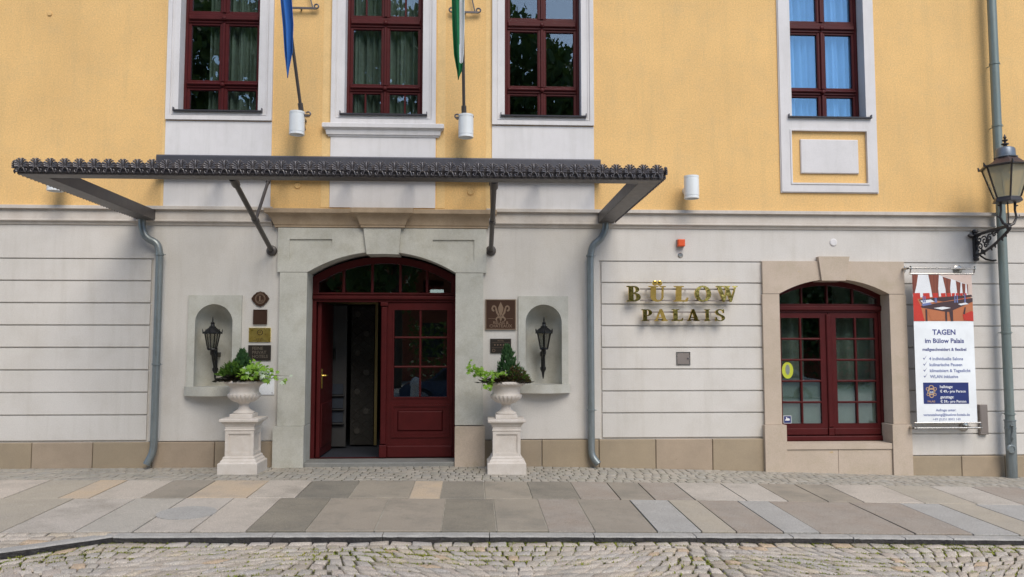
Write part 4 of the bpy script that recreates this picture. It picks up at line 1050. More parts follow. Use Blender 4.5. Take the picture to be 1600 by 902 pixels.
# round service club badge
cx, cz = P(407.2, 467); t = thing('club_badge', 'round dark badge with a letter L above the small brown plaque', 'plaque', (cx, 0, cz-.1))
pts = []
for k in range(48):
    a = 2*PI*k/48; r = .092+.018*max(0, math.cos(2*a))**3+.010*max(0, -math.sin(a))**6+.003*math.cos(12*a); pts.append((cx+r*math.cos(a), cz+r*math.sin(a)))
MB().poly(pts, [], -.018, -.0005).build('plate', M['bronze'], t, bevel=.002)
b = MB().poly(arc(cx,cz,.066,.066,0,352,44), [arc(cx,cz,.058,.058,0,352,44)], -.022, -.0175)
b.poly(arc(cx,cz,.052,.052,0,352,44), [arc(cx,cz,.049,.049,0,352,44)], -.022, -.0175)
b.poly([(cx-.026,cz-.036),(cx+.028,cz-.036),(cx+.030,cz-.012),(cx+.024,cz-.012),(cx+.018,cz-.028),(cx+.003,cz-.028),(cx+.003,cz+.03),(cx+.012,cz+.036),(cx-.026,cz+.036),(cx-.013,cz+.03),(cx-.013,cz-.028)], [], -.022, -.0175)
b.text('LIONS', cx, cz+.070, .026, -.0180, .003)
b.build('raised_emblem', M['bronze_lt'], t)
plaque(396.5,417.5,484,507,'bronze','small_plaque','small plain brown square plaque under the round badge','plaque', frame=.008, fm='bronze')
t, x0, x1, z0, z1 = plaque(389.5,423,512.5,534.5,'brass','brass_plaque','shiny brass plaque with a small round emblem','plaque')
c = (x0+x1)/2+.005; b = MB().poly(arc(c,z1-.06,.035,.035,0,352,32), [arc(c,z1-.06,.028,.028,0,352,32)], -.023, -.0175)
b.text('*', c, z1-.085, .06, -.018, .003); b.text('H O T E L', c, z0+.03, .022, -.018, .003); b.box(x0+.05, x1-.05, -.020, -.0175, z0+.020, z0+.023)
b.build('raised_emblem', M['bronze'], t)
t, x0, x1, z0, z1 = plaque(388.5,423.3,539.5,563.5,'bronze_dk','hotel_plaque','dark plaque reading FEINE PRIVAT HOTELS under the brass plaque','plaque')
b = MB()
for k, tx in enumerate(('FEINE','PRIVAT','HOTELS')): b.text(tx, x0+.05, z1-.06-k*.052, .056, -.0182, .003, 'LEFT', bold=.0004)
b.text('. . .', x1-.05, z0+.012, .03, -.0182, .003)
b.build('lettering', M['plaque_text'], t)
t, x0, x1, z0, z1 = plaque(402,428.5,580,617,'white_print','white_sign','white sign half hidden behind the left urn and its ivy','sign', d=.012)
b = MB().poly(rect(x0+.02,x1-.06,z0+.21,z0+.29), [], -.0135, -.0115); b.build('printed_mark', M['navy'], t)
MB().lathey([(.006,0),(.006,.004),(.001,.004)], 8, x1-.025, -.012, z0+.025).build('screw', M['iron'], t)
t, x0, x1, z0, z1 = plaque(758.5,806,468,515.5,'bronze','fleur_de_lis_plaque','square bronze plaque with a fleur-de-lis and RELAIS & CHATEAUX','plaque', frame=.012, fm='bronze_lt')
cx, W_ = (x0+x1)/2, x1-x0; k = W_/.398
def U_(x, z): return (cx+x*k, z0+z*k)
b = MB()
pet = [U_(0,.362),U_(.018,.325),U_(.036,.285),U_(.03,.245),U_(.012,.195),U_(0,.18),U_(-.012,.195),U_(-.03,.245),U_(-.036,.285),U_(-.018,.325)]
b.poly(pet, [], -.024, -.0175)
for s in (-1, 1):
    outer = [(.014,.19),(.035,.225),(.048,.27),(.060,.305),(.085,.322),(.110,.310),(.122,.28),(.115,.25),(.095,.235),(.078,.245),(.088,.262),(.098,.268),(.100,.285),(.088,.298),(.074,.290),(.070,.26),(.058,.215),(.03,.18)]
    L_ = [U_(s*a, c) for a, c in outer]; b.poly(L_ if s > 0 else L_[::-1], [], -.024, -.0175)
    low_ = [(.012,.170),(.035,.172),(.060,.158),(.070,.135),(.058,.115),(.042,.118),(.050,.132),(.045,.148),(.025,.152),(.012,.148)]
    L_ = [U_(s*a, c) for a, c in low_]; b.poly(L_ if s > 0 else L_[::-1], [], -.024, -.0175)
    q = [U_(s*.05,.143), U_(s*.16,.143)]; xa_, xb__ = sorted((q[0][0]+s*.025*k, q[1][0])); b.box(xa_, xb__, -.0205, -.0175, q[0][1]-.0, q[0][1]+.004)
b.box(cx-.045*k, cx+.045*k, -.027, -.0178, z0+.172*k, z0+.182*k)
b.poly([U_(0,.105),U_(.014,.135),U_(.010,.168),U_(-.010,.168),U_(-.014,.135)], [], -.0245, -.0176)
b.text('RELAIS &', cx, z0+.075*k, .052*k, -.019, .003, bold=.0006); b.text('CHATEAUX', cx, z0+.030*k, .056*k, -.019, .003, bold=.0006)
b.build('raised_emblem', M['bronze_lt'], t)
t, x0, x1, z0, z1 = plaque(766,798.5,529.5,552,'bronze_dk','star_plaque','small dark plaque with a row of stars behind the right conifer','plaque')
b = MB(); W_ = x1-x0
for q in range(4):
    cx_ = x0+W_*(.22+.14*q); cz_ = z0+(z1-z0)*.57
    b.poly([(cx_+(.014 if j%2 == 0 else .006)*math.sin(j*PI/5), cz_+(.014 if j%2 == 0 else .006)*math.cos(j*PI/5)) for j in range(10)], [], -.0215, -.0175)
b.text('HOTEL', (x0+x1)/2, z1-.035, .026, -.019, .003).box(x0+.02,x1-.02,-.0205,-.0175,z1-.052,z1-.050).box(x0+.02,x1-.02,-.0205,-.0175,z0+.072,z0+.074)
b.poly(arc(x0+.045,z0+.035,.02,.02,0,345,20), [arc(x0+.045,z0+.035,.015,.015,0,345,20)], -.0205, -.0175)
b.build('raised_emblem', M['bronze_lt'], t)

# ================================================================ GILT LETTERS
def A_(cx, cz, rx, rz, a0, a1, n=14): return arc(cx, cz, rx, rz, a0, a1, n)
GL = {
 'L': ([(0,0),(.70,0),(.76,.27),(.70,.27),(.60,.085),(.39,.08),(.39,.92),(.50,.93),(.50,1),(0,1),(0,.93),(.11,.92),(.11,.08),(0,.07)], []),
 'B': ([(0,0)]+A_(.42,.28,.34,.28,-90,90)[:-1]+[(.50,.545)]+A_(.40,.775,.29,.225,-80,90)+[(0,1),(0,.93),(.11,.92),(.11,.08),(0,.07)],
       [[(.37,.08)]+A_(.40,.29,.12,.20,-90,90)+[(.37,.49)], [(.37,.57)]+A_(.39,.75,.10,.17,-88,90)+[(.37,.92)]]),
 'U': ([(0,1),(0,.93),(.11,.92)]+A_(.44,.31,.33,.32,180,360)+[(.77,.92),(.88,.93),(.88,1),(.57,1),(.57,.93),(.68,.92)]+A_(.53,.31,.15,.23,360,180)+[(.38,.92),(.49,.93),(.49,1)], []),
 'O': (A_(.44,.5,.44,.52,0,350,36), [A_(.44,.5,.21,.42,0,350,36)]),
 'W': ([(0,1),(0,.93),(.07,.92),(.40,-.03),(.49,-.03),(.66,.48),(.82,-.03),(.91,-.03),(1.20,.92),(1.28,.93),(1.28,1),(1.0,1),(1.0,.93),(1.10,.92),(.93,.33),(.76,.92),(.84,.93),(.84,1),(.43,1),(.43,.93),(.52,.92),(.58,.70),(.49,.33),(.31,.92),(.40,.93),(.40,1)], []),
 'P': ([(0,0),(.50,0),(.50,.07),(.39,.08),(.39,.42)]+A_(.42,.71,.34,.29,-90,90)+[(0,1),(0,.93),(.11,.92),(.11,.08),(0,.07)], [[(.39,.50)]+A_(.40,.71,.12,.21,-86,90)+[(.39,.92)]]),
 'A': ([(0,0),(0,.07),(.07,.08),(.38,1.02),(.54,1.02),(.88,.08),(.96,.07),(.96,0),(.52,0),(.52,.07),(.60,.08),(.54,.26),(.26,.26),(.20,.08),(.30,.07),(.30,0)], [[(.285,.34),(.51,.34),(.40,.70)]]),
 'I': ([(0,0),(.50,0),(.50,.07),(.39,.08),(.39,.92),(.50,.93),(.50,1),(0,1),(0,.93),(.11,.92),(.11,.08),(0,.07)], []),
 'S': ([(.02,.0),(.09,.0),(.13,.05)]+A_(.34,.27,.34,.29,-100,20)+[(.60,.45),(.42,.56),(.26,.66),(.22,.76)]+A_(.35,.81,.14,.13,170,60)[1:]+[(.52,.82),(.56,.68),(.62,.68),(.62,1.0),(.56,1.0),(.52,.96)]+A_(.34,.76,.32,.26,70,200)[1:]+[(.14,.52),(.34,.42),(.46,.32),(.48,.22)]+A_(.34,.18,.14,.12,0,-110)[1:]+[(.16,.14),(.09,.34),(.02,.34)], []),
}
SG = thing('hotel_name_sign', 'gilt letters BÜLOW PALAIS mounted on rails on the grooved wall', 'sign', (X(1065,475), 0, Z(1065,510)))
def letter(ch, pl, pr, pt, pb, tilt, yaw=0, dots=False):
    Yl = -.11; x0, z1 = P(pl, pt, Yl); x1, z0 = P(pr, pb, Yl); h = z1-z0
    outer, holes = GL[ch]; w = max(p[0] for p in outer); sx = (x1-x0)/w
    b = MB().poly([(a*sx, c*h) for a, c in outer], [[(a*sx, c*h) for a, c in hh] for hh in holes], -.015, .022)
    if dots:
        for q in (.32, .56): b.lathey([(.035,-.02),(.035,.014),(.028,.018),(.001,.019)], 16, q*sx*1.0, 0, h*1.185)
    cm = Vector(((x1-x0)/2, 0, h/2))
    Mx = Matrix.Translation(Vector((x0, Yl, z0))+cm) @ Matrix.Rotation(R(yaw), 4, 'Z') @ Matrix.Rotation(R(tilt), 4, 'X') @ Matrix.Translation(-cm)
    b.xf(Mx); b.build('letter', M['gold'], SG, bevel=.004, label='gilt letter '+('Ü' if dots else ch))
# positive tilt leans the face towards the street, negative to the sky
for ch, pl, pr, ti, ya in (('B',978.7,1001,-2,0),('U',1013,1040,8,0),('L',1052.5,1076,8,0),('O',1085,1111,-2,0),('W',1118.5,1152.5,-2,0)):
    letter(ch, pl, pr, 447, 471.5, ti, ya, ch == 'U')
for ch, pl, pr, ti, ya in (('P',1002,1019,-1.5,0),('A',1022.5,1043.5,7,0),('L',1049.2,1067.5,-2.5,0),('A',1073.5,1093,1,0),('I',1100.5,1109.5,-2,0),('S',1117,1132.5,-2,0)):
    letter(ch, pl, pr, 483.5, 502, ti, ya)
for a, c, py in ((1000,1146,451.8),(1000,1140,469.6),(1015,1122,487.8),(1008,1120,499.8)):
    x0, z = P(a, py, -.075); x1 = X(c, py, -.075)
    b = MB().box(x0, x1, -.083, -.068, z-.009, z+.009)
    for q in (.08, .5, .92): b.tube([(x0+(x1-x0)*q,-.07,z),(x0+(x1-x0)*q,.0,z)], .006, 6)
    b.build('mounting_rail', M['grey_box'], SG)

# beacon, sensor, access door
x, z = P(1063.8, 380, -.04)
t = thing('alarm_beacon', 'small orange alarm beacon above the hotel name', 'alarm beacon', (x, 0, z-.05))
MB().cbox(x-.048, x+.048, -.085, -.02, z-.048, z+.048, .008).build('lens', M['orange'], t, bevel=.004)
MB().box(x-.05, x+.05, -.019, -.0005, z-.05, z+.05).build('base', M['grey_box'], t, bevel=.003)
x, z = P(1063, 399)
tag(MB().lathey([(.034,0),(.034,.008),(.026,.014),(.024,.008),(.001,.008)], 20, x, 0, z).build('wall_sensor', M['silver'], None, smooth=40), 'small round metal cover just below the orange beacon', 'wall fitting')
x0, z1 = P(1056.5, 550); x1, z0 = P(1078.5, 570.5)
t = thing('meter_box', 'small square grey metal flap in the grooved wall below the gilt name', 'meter box', ((x0+x1)/2, 0, z0))
MB().poly(rect(x0,x1,z0,z1), [rect(x0+.01,x1-.01,z0+.01,z1-.01)], -.012, -.0005).build('frame', M['silver'], t)
MB().box(x0+.012, x1-.012, -.008, -.0005, z0+.012, z1-.012).build('flap', M['grey_box'], t)
MB().lathey([(.012,0),(.012,.006),(.003,.008)], 10, x1-.03, -.008, (z0+z1)/2).build('lock', M['iron'], t)
x0, z1 = P(1529.5, 632.5, -.04); x1, z0 = P(1544, 679, -.04)
t = thing('cable_box', 'narrow upright grey metal box beside the banner foot', 'electrical box', ((x0+x1)/2, 0, z0))
MB().cbox(x0, x1, -.055, -.0005, z0, z1, .006).build('housing', M['grey_box'], t)
MB().box(x0+.015, x1-.015, -.0575, -.054, z0+.03, z1-.03).build('cover', M['grey_box'], t)
# stickers on the right window
gx, gz = P(1232, 579, VY)
tag(MB().poly(arc(gx,gz,.078,.112,0,350,36), [], VY+.030, VY+.0335).poly(arc(gx,gz+.01,.03,.07,0,345,24), [], VY+.028, VY+.0305, m=1).build('window_sticker', [M['yellow_st'], M['film']]), 'oval yellow sticker on the left casement of the arched window', 'sticker')
x0, z1 = P(1225.5,650,VY); x1, z0 = P(1238,662,VY)
b = MB().box(x0,x1,VY+.030,VY+.0335,z0,z1).box(x0+.006,x1-.006,VY+.029,VY+.0305,z0+.006,z1-.006,m=1)
w_, h_ = x1-x0, z1-z0
b.poly([(x0+w_*a, z0+h_*c) for a, c in ((.2,.35),(.75,.35),(.8,.55),(.65,.7),(.5,.62),(.45,.8),(.3,.8),(.35,.55),(.2,.5))], [], VY+.0275, VY+.0295)
tag(b.build('window_sticker', [M['white_print'], M['navy']]), 'small square blue and white sticker in the lowest left pane of the arched window', 'sticker')

# ================================================================ BANNER
YB = -.17
bx0, bx1 = X(1429.5,560,YB), X(1523,560,YB); bz1, bz0 = Z(1475,429.5,YB), Z(1478,660,YB); BW = bx1-bx0; BH = bz1-bz0
BN = thing('advertising_banner', 'tall narrow printed banner on steel rods beside the arched window', 'banner', ((bx0+bx1)/2, 0, bz0))
n = 24; b = MB(); v = []
def by_(u, w): return YB+.004*math.sin(u*4+w*3)
for j in range(n+1):
    for i in range(9): v.append((bx0+BW*i/8, YB, bz0+BH*j/n))
b.add(v, [(j*9+i, j*9+i+1, (j+1)*9+i+1, (j+1)*9+i) for j in range(n) for i in range(8)])
ob = b.build('banner_cloth', M['banner'], BN); sm = ob.modifiers.new('thick','SOLIDIFY'); sm.thickness = .003; sm.offset = -1 if False else 1
# picture
pz0 = Z(1475,502,YB); PH = bz1-pz0
pic = MB(); lay = [0]
def pp(pts, m, d=None):
    lay[0] += 1; y = YB-.004-lay[0]*.00012
    pts = [(bx0+BW*a, bz1-PH*c) for a, c in pts]
    pic.add([(x, y, z) for x, z in pts], [tuple(range(len(pts)))], m)
pm = [M['white_print'], M['p_curt'], M['p_red'], M['p_dark'], M['p_wood'], M['p_pink'], M['ink2']]
pp([(0,0),(1,0),(1,1),(0,1)], 5)
pp([(0,0),(.44,.0),(.92,.2),(.92,.48),(0,.52)], 0)
pp([(0,.5),(.95,.44),(1,.55),(1,1),(0,1)], 4)
pp([(0,0),(.10,0),(.07,.22),(.03,.42),(0,.42)], 1)
pp([(.27,0),(.45,.0),(.43,.3),(.44,.5),(.33,.5),(.31,.3)], 1); pp([(.51,.04),(.65,.10),(.63,.3),(.64,.48),(.56,.48),(.55,.3)], 1)
pp([(.73,.13),(.81,.17),(.79,.45),(.75,.45)], 1); pp([(.83,.18),(.89,.2),(.88,.44),(.84,.44)], 1); pp([(.91,.2),(.93,.2),(.93,.42),(.92,.42)], 1)
pp([(.44,0),(1,0),(1,.22),(.93,.21)], 5); pp([(.94,.22),(1,.22),(1,.5),(.94,.46)], 5)
for a, w_ in ((.0,.12),(.17,.11),(.33,.09),(.47,.08),(.57,.07),(.65,.055),(.72,.05),(.79,.045),(.86,.04)):
    pp([(a,.40),(a+w_,.395),(a+w_*1.05,.52),(a+.01,.53)], 2)
pp([(.10,.54),(.35,.50),(.98,.43),(1,.47),(.50,.58),(.42,.56),(.14,.62)], 3)
pp([(.12,.68),(.45,.60),(1,.50),(1,.58),(.60,.80),(.55,.80),(.14,.71)], 3)
pp([(.12,.56),(.30,.535),(.36,.58),(.17,.63)], 0); pp([(.34,.72),(.50,.69),(.63,.715),(.48,.755)], 0); pp([(.75,.63),(.88,.60),(.93,.63),(.80,.66)], 0); pp([(.14,.63),(.28,.60),(.31,.64),(.16,.68)], 6)
pp([(.60,.80),(.66,.77),(.66,1),(.62,1)], 3); pp([(.20,.74),(.23,.75),(.23,1),(.20,1)], 3); pp([(.53,.8),(.56,.8),(.56,1),(.53,1)], 3)
pp([(.24,.80),(.50,.82),(.52,.97),(.30,.99)], 4); pp([(.82,.86),(.97,.78),(1,.80),(1,1),(.84,.98)], 2); pp([(.83,.84),(.86,.70),(.88,.70),(.86,.86)], 3)
pp([(0,.47),(.06,.50),(.12,.66),(.18,1),(0,1)], 2)
for q in (.17,.20,.37,.39,.70,.74,.87): pp([(q-.006,.42+.2*(.4-abs(q-.4))),(q+.006,.42+.2*(.4-abs(q-.4))),(q+.012,.60),(q-.012,.60)], 6)
pic.build('printed_photo', pm, BN)
tx = MB(); yt = YB-.0045
def T(s, px, py, size, m=0, al='CENTER', bold=0):
    x, z = P(px, py, YB); tx.text(s, x, z, size, yt-(.0012 if m in (1,3) else 0), .0008, al, m, bold=bold)
T('TAGEN', 1475, 523, .097, bold=.0022); T('im Bülow Palais', 1475.5, 536, .085, bold=.0018); T('maßgeschneidert & flexibel', 1475.5, 548.3, .055, 0, bold=.0012)
for k, s in enumerate(('4 individuelle Salons','kulinarische Pausen','klimatisiert & Tageslicht','WLAN inklusive')):
    T(s, 1451.5+k*.5, 563+k*9.3, .057, 2, 'LEFT', .001)
    x, z = P(1442.5+k*.4, 562.5+k*9.3, YB)
    tx.add([(x-.005,yt,z+.022),(x+.010,yt,z),(x+.050,yt,z+.062),(x+.012,yt,z+.016),(x,yt,z+.028)], [(0,1,3,4),(1,2,3)], 0)
x0, z1 = P(1442,598,YB); x1, z0 = P(1514,631,YB)
tx.box(x0, x1, yt-.0008, yt+.0005, z0, z1, 4)
T('halbtags:', 1468, 606.5, .052, 1, 'LEFT', .001); T('€ 49,- pro Person', 1468.5, 613.5, .048, 1, 'LEFT', .001)
T('ganztags:', 1469, 622.5, .052, 1, 'LEFT', .001); T('€ 59,- pro Person', 1469.2, 629.3, .048, 1, 'LEFT', .001)
T('PALAIS', 1455, 628.8, .034, 3, 'CENTER', .0006)
ex, ez = P(1455, 612, YB)
for (rx, rz, dx, dzz) in ((.052,.046,0,0),(.036,.03,0,.055),(.030,.028,0,-.055),(.022,.022,-.052,.035),(.022,.022,.052,.035),(.02,.02,-.046,-.038),(.02,.02,.046,-.038)):
    tx.poly(arc(ex+dx,ez+dzz,rx,rz,0,345,22), [arc(ex+dx,ez+dzz,rx*.62,rz*.62,0,345,22)], yt-.0016-abs(dx+dzz)*.01, yt-.0011, 3)
T('BÜLOW', 1455, 614.2, .030, 1, 'CENTER', .0008)
T('Anfrage unter:', 1478, 642.8, .047, 2, bold=.0008); T('veranstaltung@buelow-hotels.de', 1479, 650, .047, 2, bold=.0008); T('+49 (0)351 8003 140', 1479, 657, .044, 2)
tx.build('printed_text', [M['ink'], M['white_print'], M['ink2'], M['rose_gold'], M['navy']], BN)
for yy, sgn in ((Z(1475,419.5,YB-.02),1),(Z(1478,669,YB-.02),-1)):
    zb_ = bz1+.012 if sgn > 0 else bz0-.006
    xs0, xs1 = bx0-.055, bx1+.045
    b = MB().tube([(xs0,YB-.02,yy),(xs1,YB-.02,yy)], .013, 10).tube([(xs0+.02,YB,zb_),(xs1,YB,zb_)], .010, 8)
    for q in (xs0+.03, xs1-.01): b.tube([(q,YB-.02,yy),(q,YB,zb_)], .009, 6).tube([(q,YB-.02,yy-.02),(q,YB-.02,yy+.03)], .014, 8)
    b.build('banner_rod', M['silver'], BN, smooth=40)
    for q in (xs0+.0, xs1-.13):
        MB().lathey([(.062,0),(.062,.014),(.05,.02),(.018,.022),(.016,-YB),(.001,-YB)], 24, q, 0, yy-.0).build('wall_bracket', M['silver'], BN, smooth=40)

# ================================================================ STREET LANTERN
xw = X(1524.5,385,-.03); zt_ = Z(1524.5,367,-.03); zb_ = Z(1525,402,-.03); LY = -.66
lxx = X(1573,285,LY); LN = thing('street_lantern', 'old six-sided street lantern on an ornate iron wall bracket', 'street lantern', (xw, 0, zb_))
def lz(py): return Z(1573, py, LY)
za = lz(353)
b = MB().box(xw-.026, xw+.026, -.055, -.001, zb_, zt_+.02)
b.lathe([(.001,-.06),(.03,-.05),(.038,-.02),(.026,.0)], 10, (xw,-.03,zb_)).lathe([(.026,0),(.04,.02),(.03,.045),(.001,.05)], 10, (xw,-.03,zt_+.02))
b.tube([(xw-.01,-.03,zt_-.03),(xw-.06,-.03,zt_-.02),(xw-.10,-.03,zt_-.01)], [.02,.03,.016], 8)
arm = [(xw,-.05,zt_-.01),(xw+(lxx-xw)*.5,-.33,(zt_+za)/2),(lxx,LY-.02,za)]
b.tube(arm, .022, 8)
def on(t, dz_): return (xw+(lxx-xw)*t, -.05+(LY+.05)*t, dz_)
low_c = [on(t, zb_+.03+(za-.05-zb_-.03)*(t**1.6)) for t in np.linspace(0,1,10)]
b.tube(low_c, .017, 7)
b.build('wall_bracket', M['lantern_iron'], LN, smooth=40)
b = MB()                                             # scrollwork between the two arms
def scroll(tc, zc, r0, turns, ph, s=1, rad=.010):
    pts = []
    for q in np.linspace(0, 1, 16):
        rr = r0*(1-q*.85); a = ph+s*q*turns*2*PI
        p = on(tc, zc); dv = Vector((lxx-xw, LY, 0)).normalized()
        pts.append((p[0]+dv.x*rr*math.cos(a), p[1]+dv.y*rr*math.cos(a), zc+rr*math.sin(a)))
    b.tube(pts, rad, 6)
hgt = zt_-zb_
for tc, zc, r0, ph, s in ((.10,.75,.055,1.2,1),(.12,.42,.06,4.2,-1),(.25,.68,.06,2.5,-1),(.30,.45,.045,0,1),(.42,.75,.05,1,1),(.20,.2,.04,2,1),(.55,.86,.04,3,-1),(.66,.95,.035,0,1),(.05,.6,.03,0,1),(.36,.62,.035,2,1)):
    scroll(tc, zb_+hgt*zc, r0, 1.3, ph, s)
for t_, dz_ in ((.25,.0),(.45,-.01),(.65,-.01),(.82,-.02),(.95,-.03)):
    p = low_c[int(t_*9)]; b.tube([(p[0],p[1],p[2]),(p[0]+.01,p[1]-.01,p[2]-.045)], [.020,.007], 6); b.tube([(p[0],p[1],p[2]-.01),(p[0]+.03,p[1]-.03,p[2]+.02)], [.014,.007], 6)
b.build('scrollwork', M['lantern_iron'], LN, smooth=40, kind='stuff')
zb2, zb1 = lz(316), lz(309)
b = MB()                                             # lyre-shaped support
w_ = .115
for s in (-1, 1):
    b.tube([(lxx,LY,za+.0),(lxx+s*w_*.6,LY,za+.03),(lxx+s*w_*.95,LY,za+.11),(lxx+s*w_*.8,LY,za+.2),(lxx+s*w_*.85,LY,zb2)], [.022,.018,.014,.014,.018], 8)
    b.tube([(lxx+s*w_*.95,LY,za+.11),(lxx+s*(w_+.035),LY,za+.12),(lxx+s*(w_+.03),LY,za+.15)], [.014,.011,.004], 6)
    b.tube([(lxx+s*w_*.82,LY,zb2-.05),(lxx+s*(w_+.02),LY,zb2-.04)], [.014,.008], 6)
b.tube([(lxx,LY,za-.06),(lxx,LY,zb2)], .008, 6).lathe([(.001,-.08),(.02,-.06),(.035,-.02),(.02,.01),(.03,.03)], 10, (lxx,LY,za))
b.build('lyre_support', M['lantern_iron'], LN, smooth=40)
r6 = R(8); rb, rt = .155, .285; zr = lz(262)
b = MB().lathe([(rb*.8,zb2-.01),(rb+.02,zb2),(rb+.02,zb2+.012),(rb,zb1),(rb*.8,zb1)], 6, (lxx,LY,0), r6)
for k in range(6):
    a = r6+k*PI/3; p0 = (lxx+rb*math.cos(a), LY+rb*math.sin(a), zb1); p1 = (lxx+rt*math.cos(a), LY+rt*math.sin(a), zr)
    b.tube([p0, p1], .011, 6)
    b.tube([(lxx+(rt+.03)*math.cos(a), LY+(rt+.03)*math.sin(a), zr), (lxx+(rt+.045)*math.cos(a), LY+(rt+.045)*math.sin(a), zr+.05)], [.018,.007], 6)
b.lathe([(rt-.03,zr-.012),(rt+.03,zr-.005),(rt+.035,zr+.012),(rt-.01,zr+.025),(rt-.03,zr+.022)], 6, (lxx,LY,0), r6)
b.build('lantern_frame', M['lantern_iron'], LN, smooth=20)
for k in range(6):
    a, c = r6+k*PI/3, r6+(k+1)*PI/3; q = .985
    v = [(lxx+r_*q*math.cos(t), LY+r_*q*math.sin(t), z) for r_, z, t in ((rb,zb1,a),(rb,zb1,c),(rt,zr-.005,c),(rt,zr-.005,a))]
    v += [(lxx+(x-lxx)*.98, LY+(y-LY)*.98, z) for x, y, z in v]
    MB().add(v, [(0,1,2,3),(7,6,5,4),(0,4,5,1),(1,5,6,2),(2,6,7,3),(3,7,4,0)]).build('glass_pane', M['lamp_glass'], LN)
zd, zcp = lz(246), lz(232)
MB().lathe([(rt-.01,zr+.02),(rt*.72,zr+.055),(rt*.52,zd-.03),(rt*.44,zd)], 6, (lxx,LY,0), r6).build('lantern_roof', M['copper'], LN, smooth=20)
MB().lathe([(.135,zd-.012),(.14,zd),(.115,zd+.012),(.112,zcp-.02),(.10,zcp),(.05,zcp+.02),(.03,zcp+.025)], 20, (lxx,LY,0)).build('vent_cap', M['blue_metal'], LN, smooth=35)
MB().lathe([(.03,zcp+.022),(.018,zcp+.035),(.045,zcp+.05),(.045,zcp+.06),(.014,zcp+.072),(.014,zcp+.085),(.036,zcp+.10),(.036,zcp+.108),(.010,zcp+.12),(.022,zcp+.14),(.014,zcp+.155),(.003,zcp+.185)], 14, (lxx,LY,0)).build('finial', M['lantern_iron'], LN, smooth=35)
MB().lathe([(.02,zr-.01),(.02,zr-.06),(.035,zr-.08),(.045,zr-.12),(.03,zr-.16),(.001,zr-.17)], 14, (lxx,LY,0)).build('light_bulb', M['lamp_white'], LN, smooth=40)
MB().lathe([(.10,zb1+.001),(.12,zb1+.004),(.12,zb1+.012),(.001,zb1+.014)], 12, (lxx,LY,0)).build('burner_plate', M['lamp_white'], LN)
MB().tube([(xw+.03,-.03,zb_+.05),(xw+.05,-.06,zb_+.01),(xw+.12,-.05,zb_-.03),(xa-.06,-.03,zb_-.045),(xa,-.02,zb_-.04)], .012, 6).build('power_cable', M['black'], LN, smooth=60)

# ================================================================ URN PLANTERS
def sq(b, prof, cx, cy, zb): b.lathe([(r*math.sqrt(2), z) for r, z in prof], 4, (cx,cy,zb), PI/4)
def planter(cx, cy, zb, side, which):
    T_ = thing('stone_pedestal', f'square cast stone pedestal with sunken panels, {side}', 'pedestal', (cx,cy,zb), 'pedestals beside the entrance')
    b = MB(); sq(b, [(.236,-.02),(.236,.118),(.226,.128),(.215,.13),(.210,.150),(.195,.166),(.190,.172),(.190,.188),(.180,.198),(.172,.20)], cx, cy, zb)
    b.build('plinth', M['cast_stone'], T_, bevel=.004)
    b = MB(); h0, h1, r = .20, .505, .170; d = .016
    sq(b, [(r-d,h0-.002),(r-d,h1+.002)], cx, cy, zb)
    fw = .036
    for k in range(4):
        e = r if k % 2 == 0 else r-d; s0 = len(b.v); b.poly([(-e,h0),(e,h0),(e,h1),(-e,h1)], [[(-r+fw,h0+fw),(r-fw,h0+fw),(r-fw,h1-fw),(-r+fw,h1-fw)]], -r, -r+d-.001)
        b.poly([(-r+fw,h0+fw),(r-fw,h0+fw),(r-fw,h1-fw),(-r+fw,h1-fw)], [[(-r+fw+.010,h0+fw+.010),(r-fw-.010,h0+fw+.010),(r-fw-.010,h1-fw-.010),(-r+fw+.010,h1-fw-.010)]], -r+d*.45, -r+d-.001)
        b.xf(Matrix.Translation((cx,cy,zb)) @ Matrix.Rotation(k*PI/2, 4, 'Z'), s0)
    b.build('die', M['cast_stone'], T_, bevel=.002)
    b = MB(); sq(b, [(.170,.505),(.178,.508),(.178,.52),(.172,.525),(.172,.555),(.180,.565),(.190,.585),(.205,.603),(.212,.610),(.228,.612),(.232,.618),(.232,.640),(.226,.650),(.05,.654)], cx, cy, zb)
    b.build('cap', M['cast_stone'], T_, bevel=.003)
    zu = zb+.651
    U = thing('garden_urn', f'fluted cast stone urn with roped rim on the {which} pedestal', 'urn', (cx,cy,zu), 'urns beside the entrance')
    b = MB(); sq(b, [(.133,0),(.135,.004),(.135,.046),(.130,.050),(.02,.052)], cx, cy, zu); b.build('base', M['cast_stone'], U, bevel=.004)
    def lobe(a, z):
        k = math.sin(min(1, max(0, (z-.185)/.115))*PI)
        return 1+.085*k*(abs(math.cos(a*11))-.6) if .18 < z < .30 else 1
    prof = [(.122,.050),(.128,.056),(.128,.066),(.120,.074),(.108,.078),(.095,.086),(.075,.10),(.062,.12),(.056,.145),(.058,.165),(.070,.176),(.074,.182),(.100,.188)]
    prof += [(.120+.074*math.sin(t*PI*.55), .192+.095*t) for t in np.linspace(.05,1,8)]
    prof += [(.186,.292),(.178,.300),(.172,.320),(.172,.345),(.178,.37),(.192,.392),(.205,.405),(.214,.412)]
    MB().lathe(prof, 132, (cx,cy,zu), mod=lobe).build('bowl', M['cast_stone'], U, smooth=40)
    def rope(a, z): return 1+.014*math.sin(a*30+z*140)
    prof = [(.205,.410),(.228,.412),(.240,.422),(.244,.434),(.240,.446),(.228,.455),(.205,.457),(.19,.45),(.17,.43)]
    MB().lathe(prof, 180, (cx,cy,zu), mod=rope).build('rim', M['cast_stone'], U, smooth=50)
    MB().lathe([(.19,.40),(.19,.440),(.10,.458),(.001,.462)], 24, (cx,cy,zu)).build('soil', M['soil'], U, smooth=40)
    return zu+.455
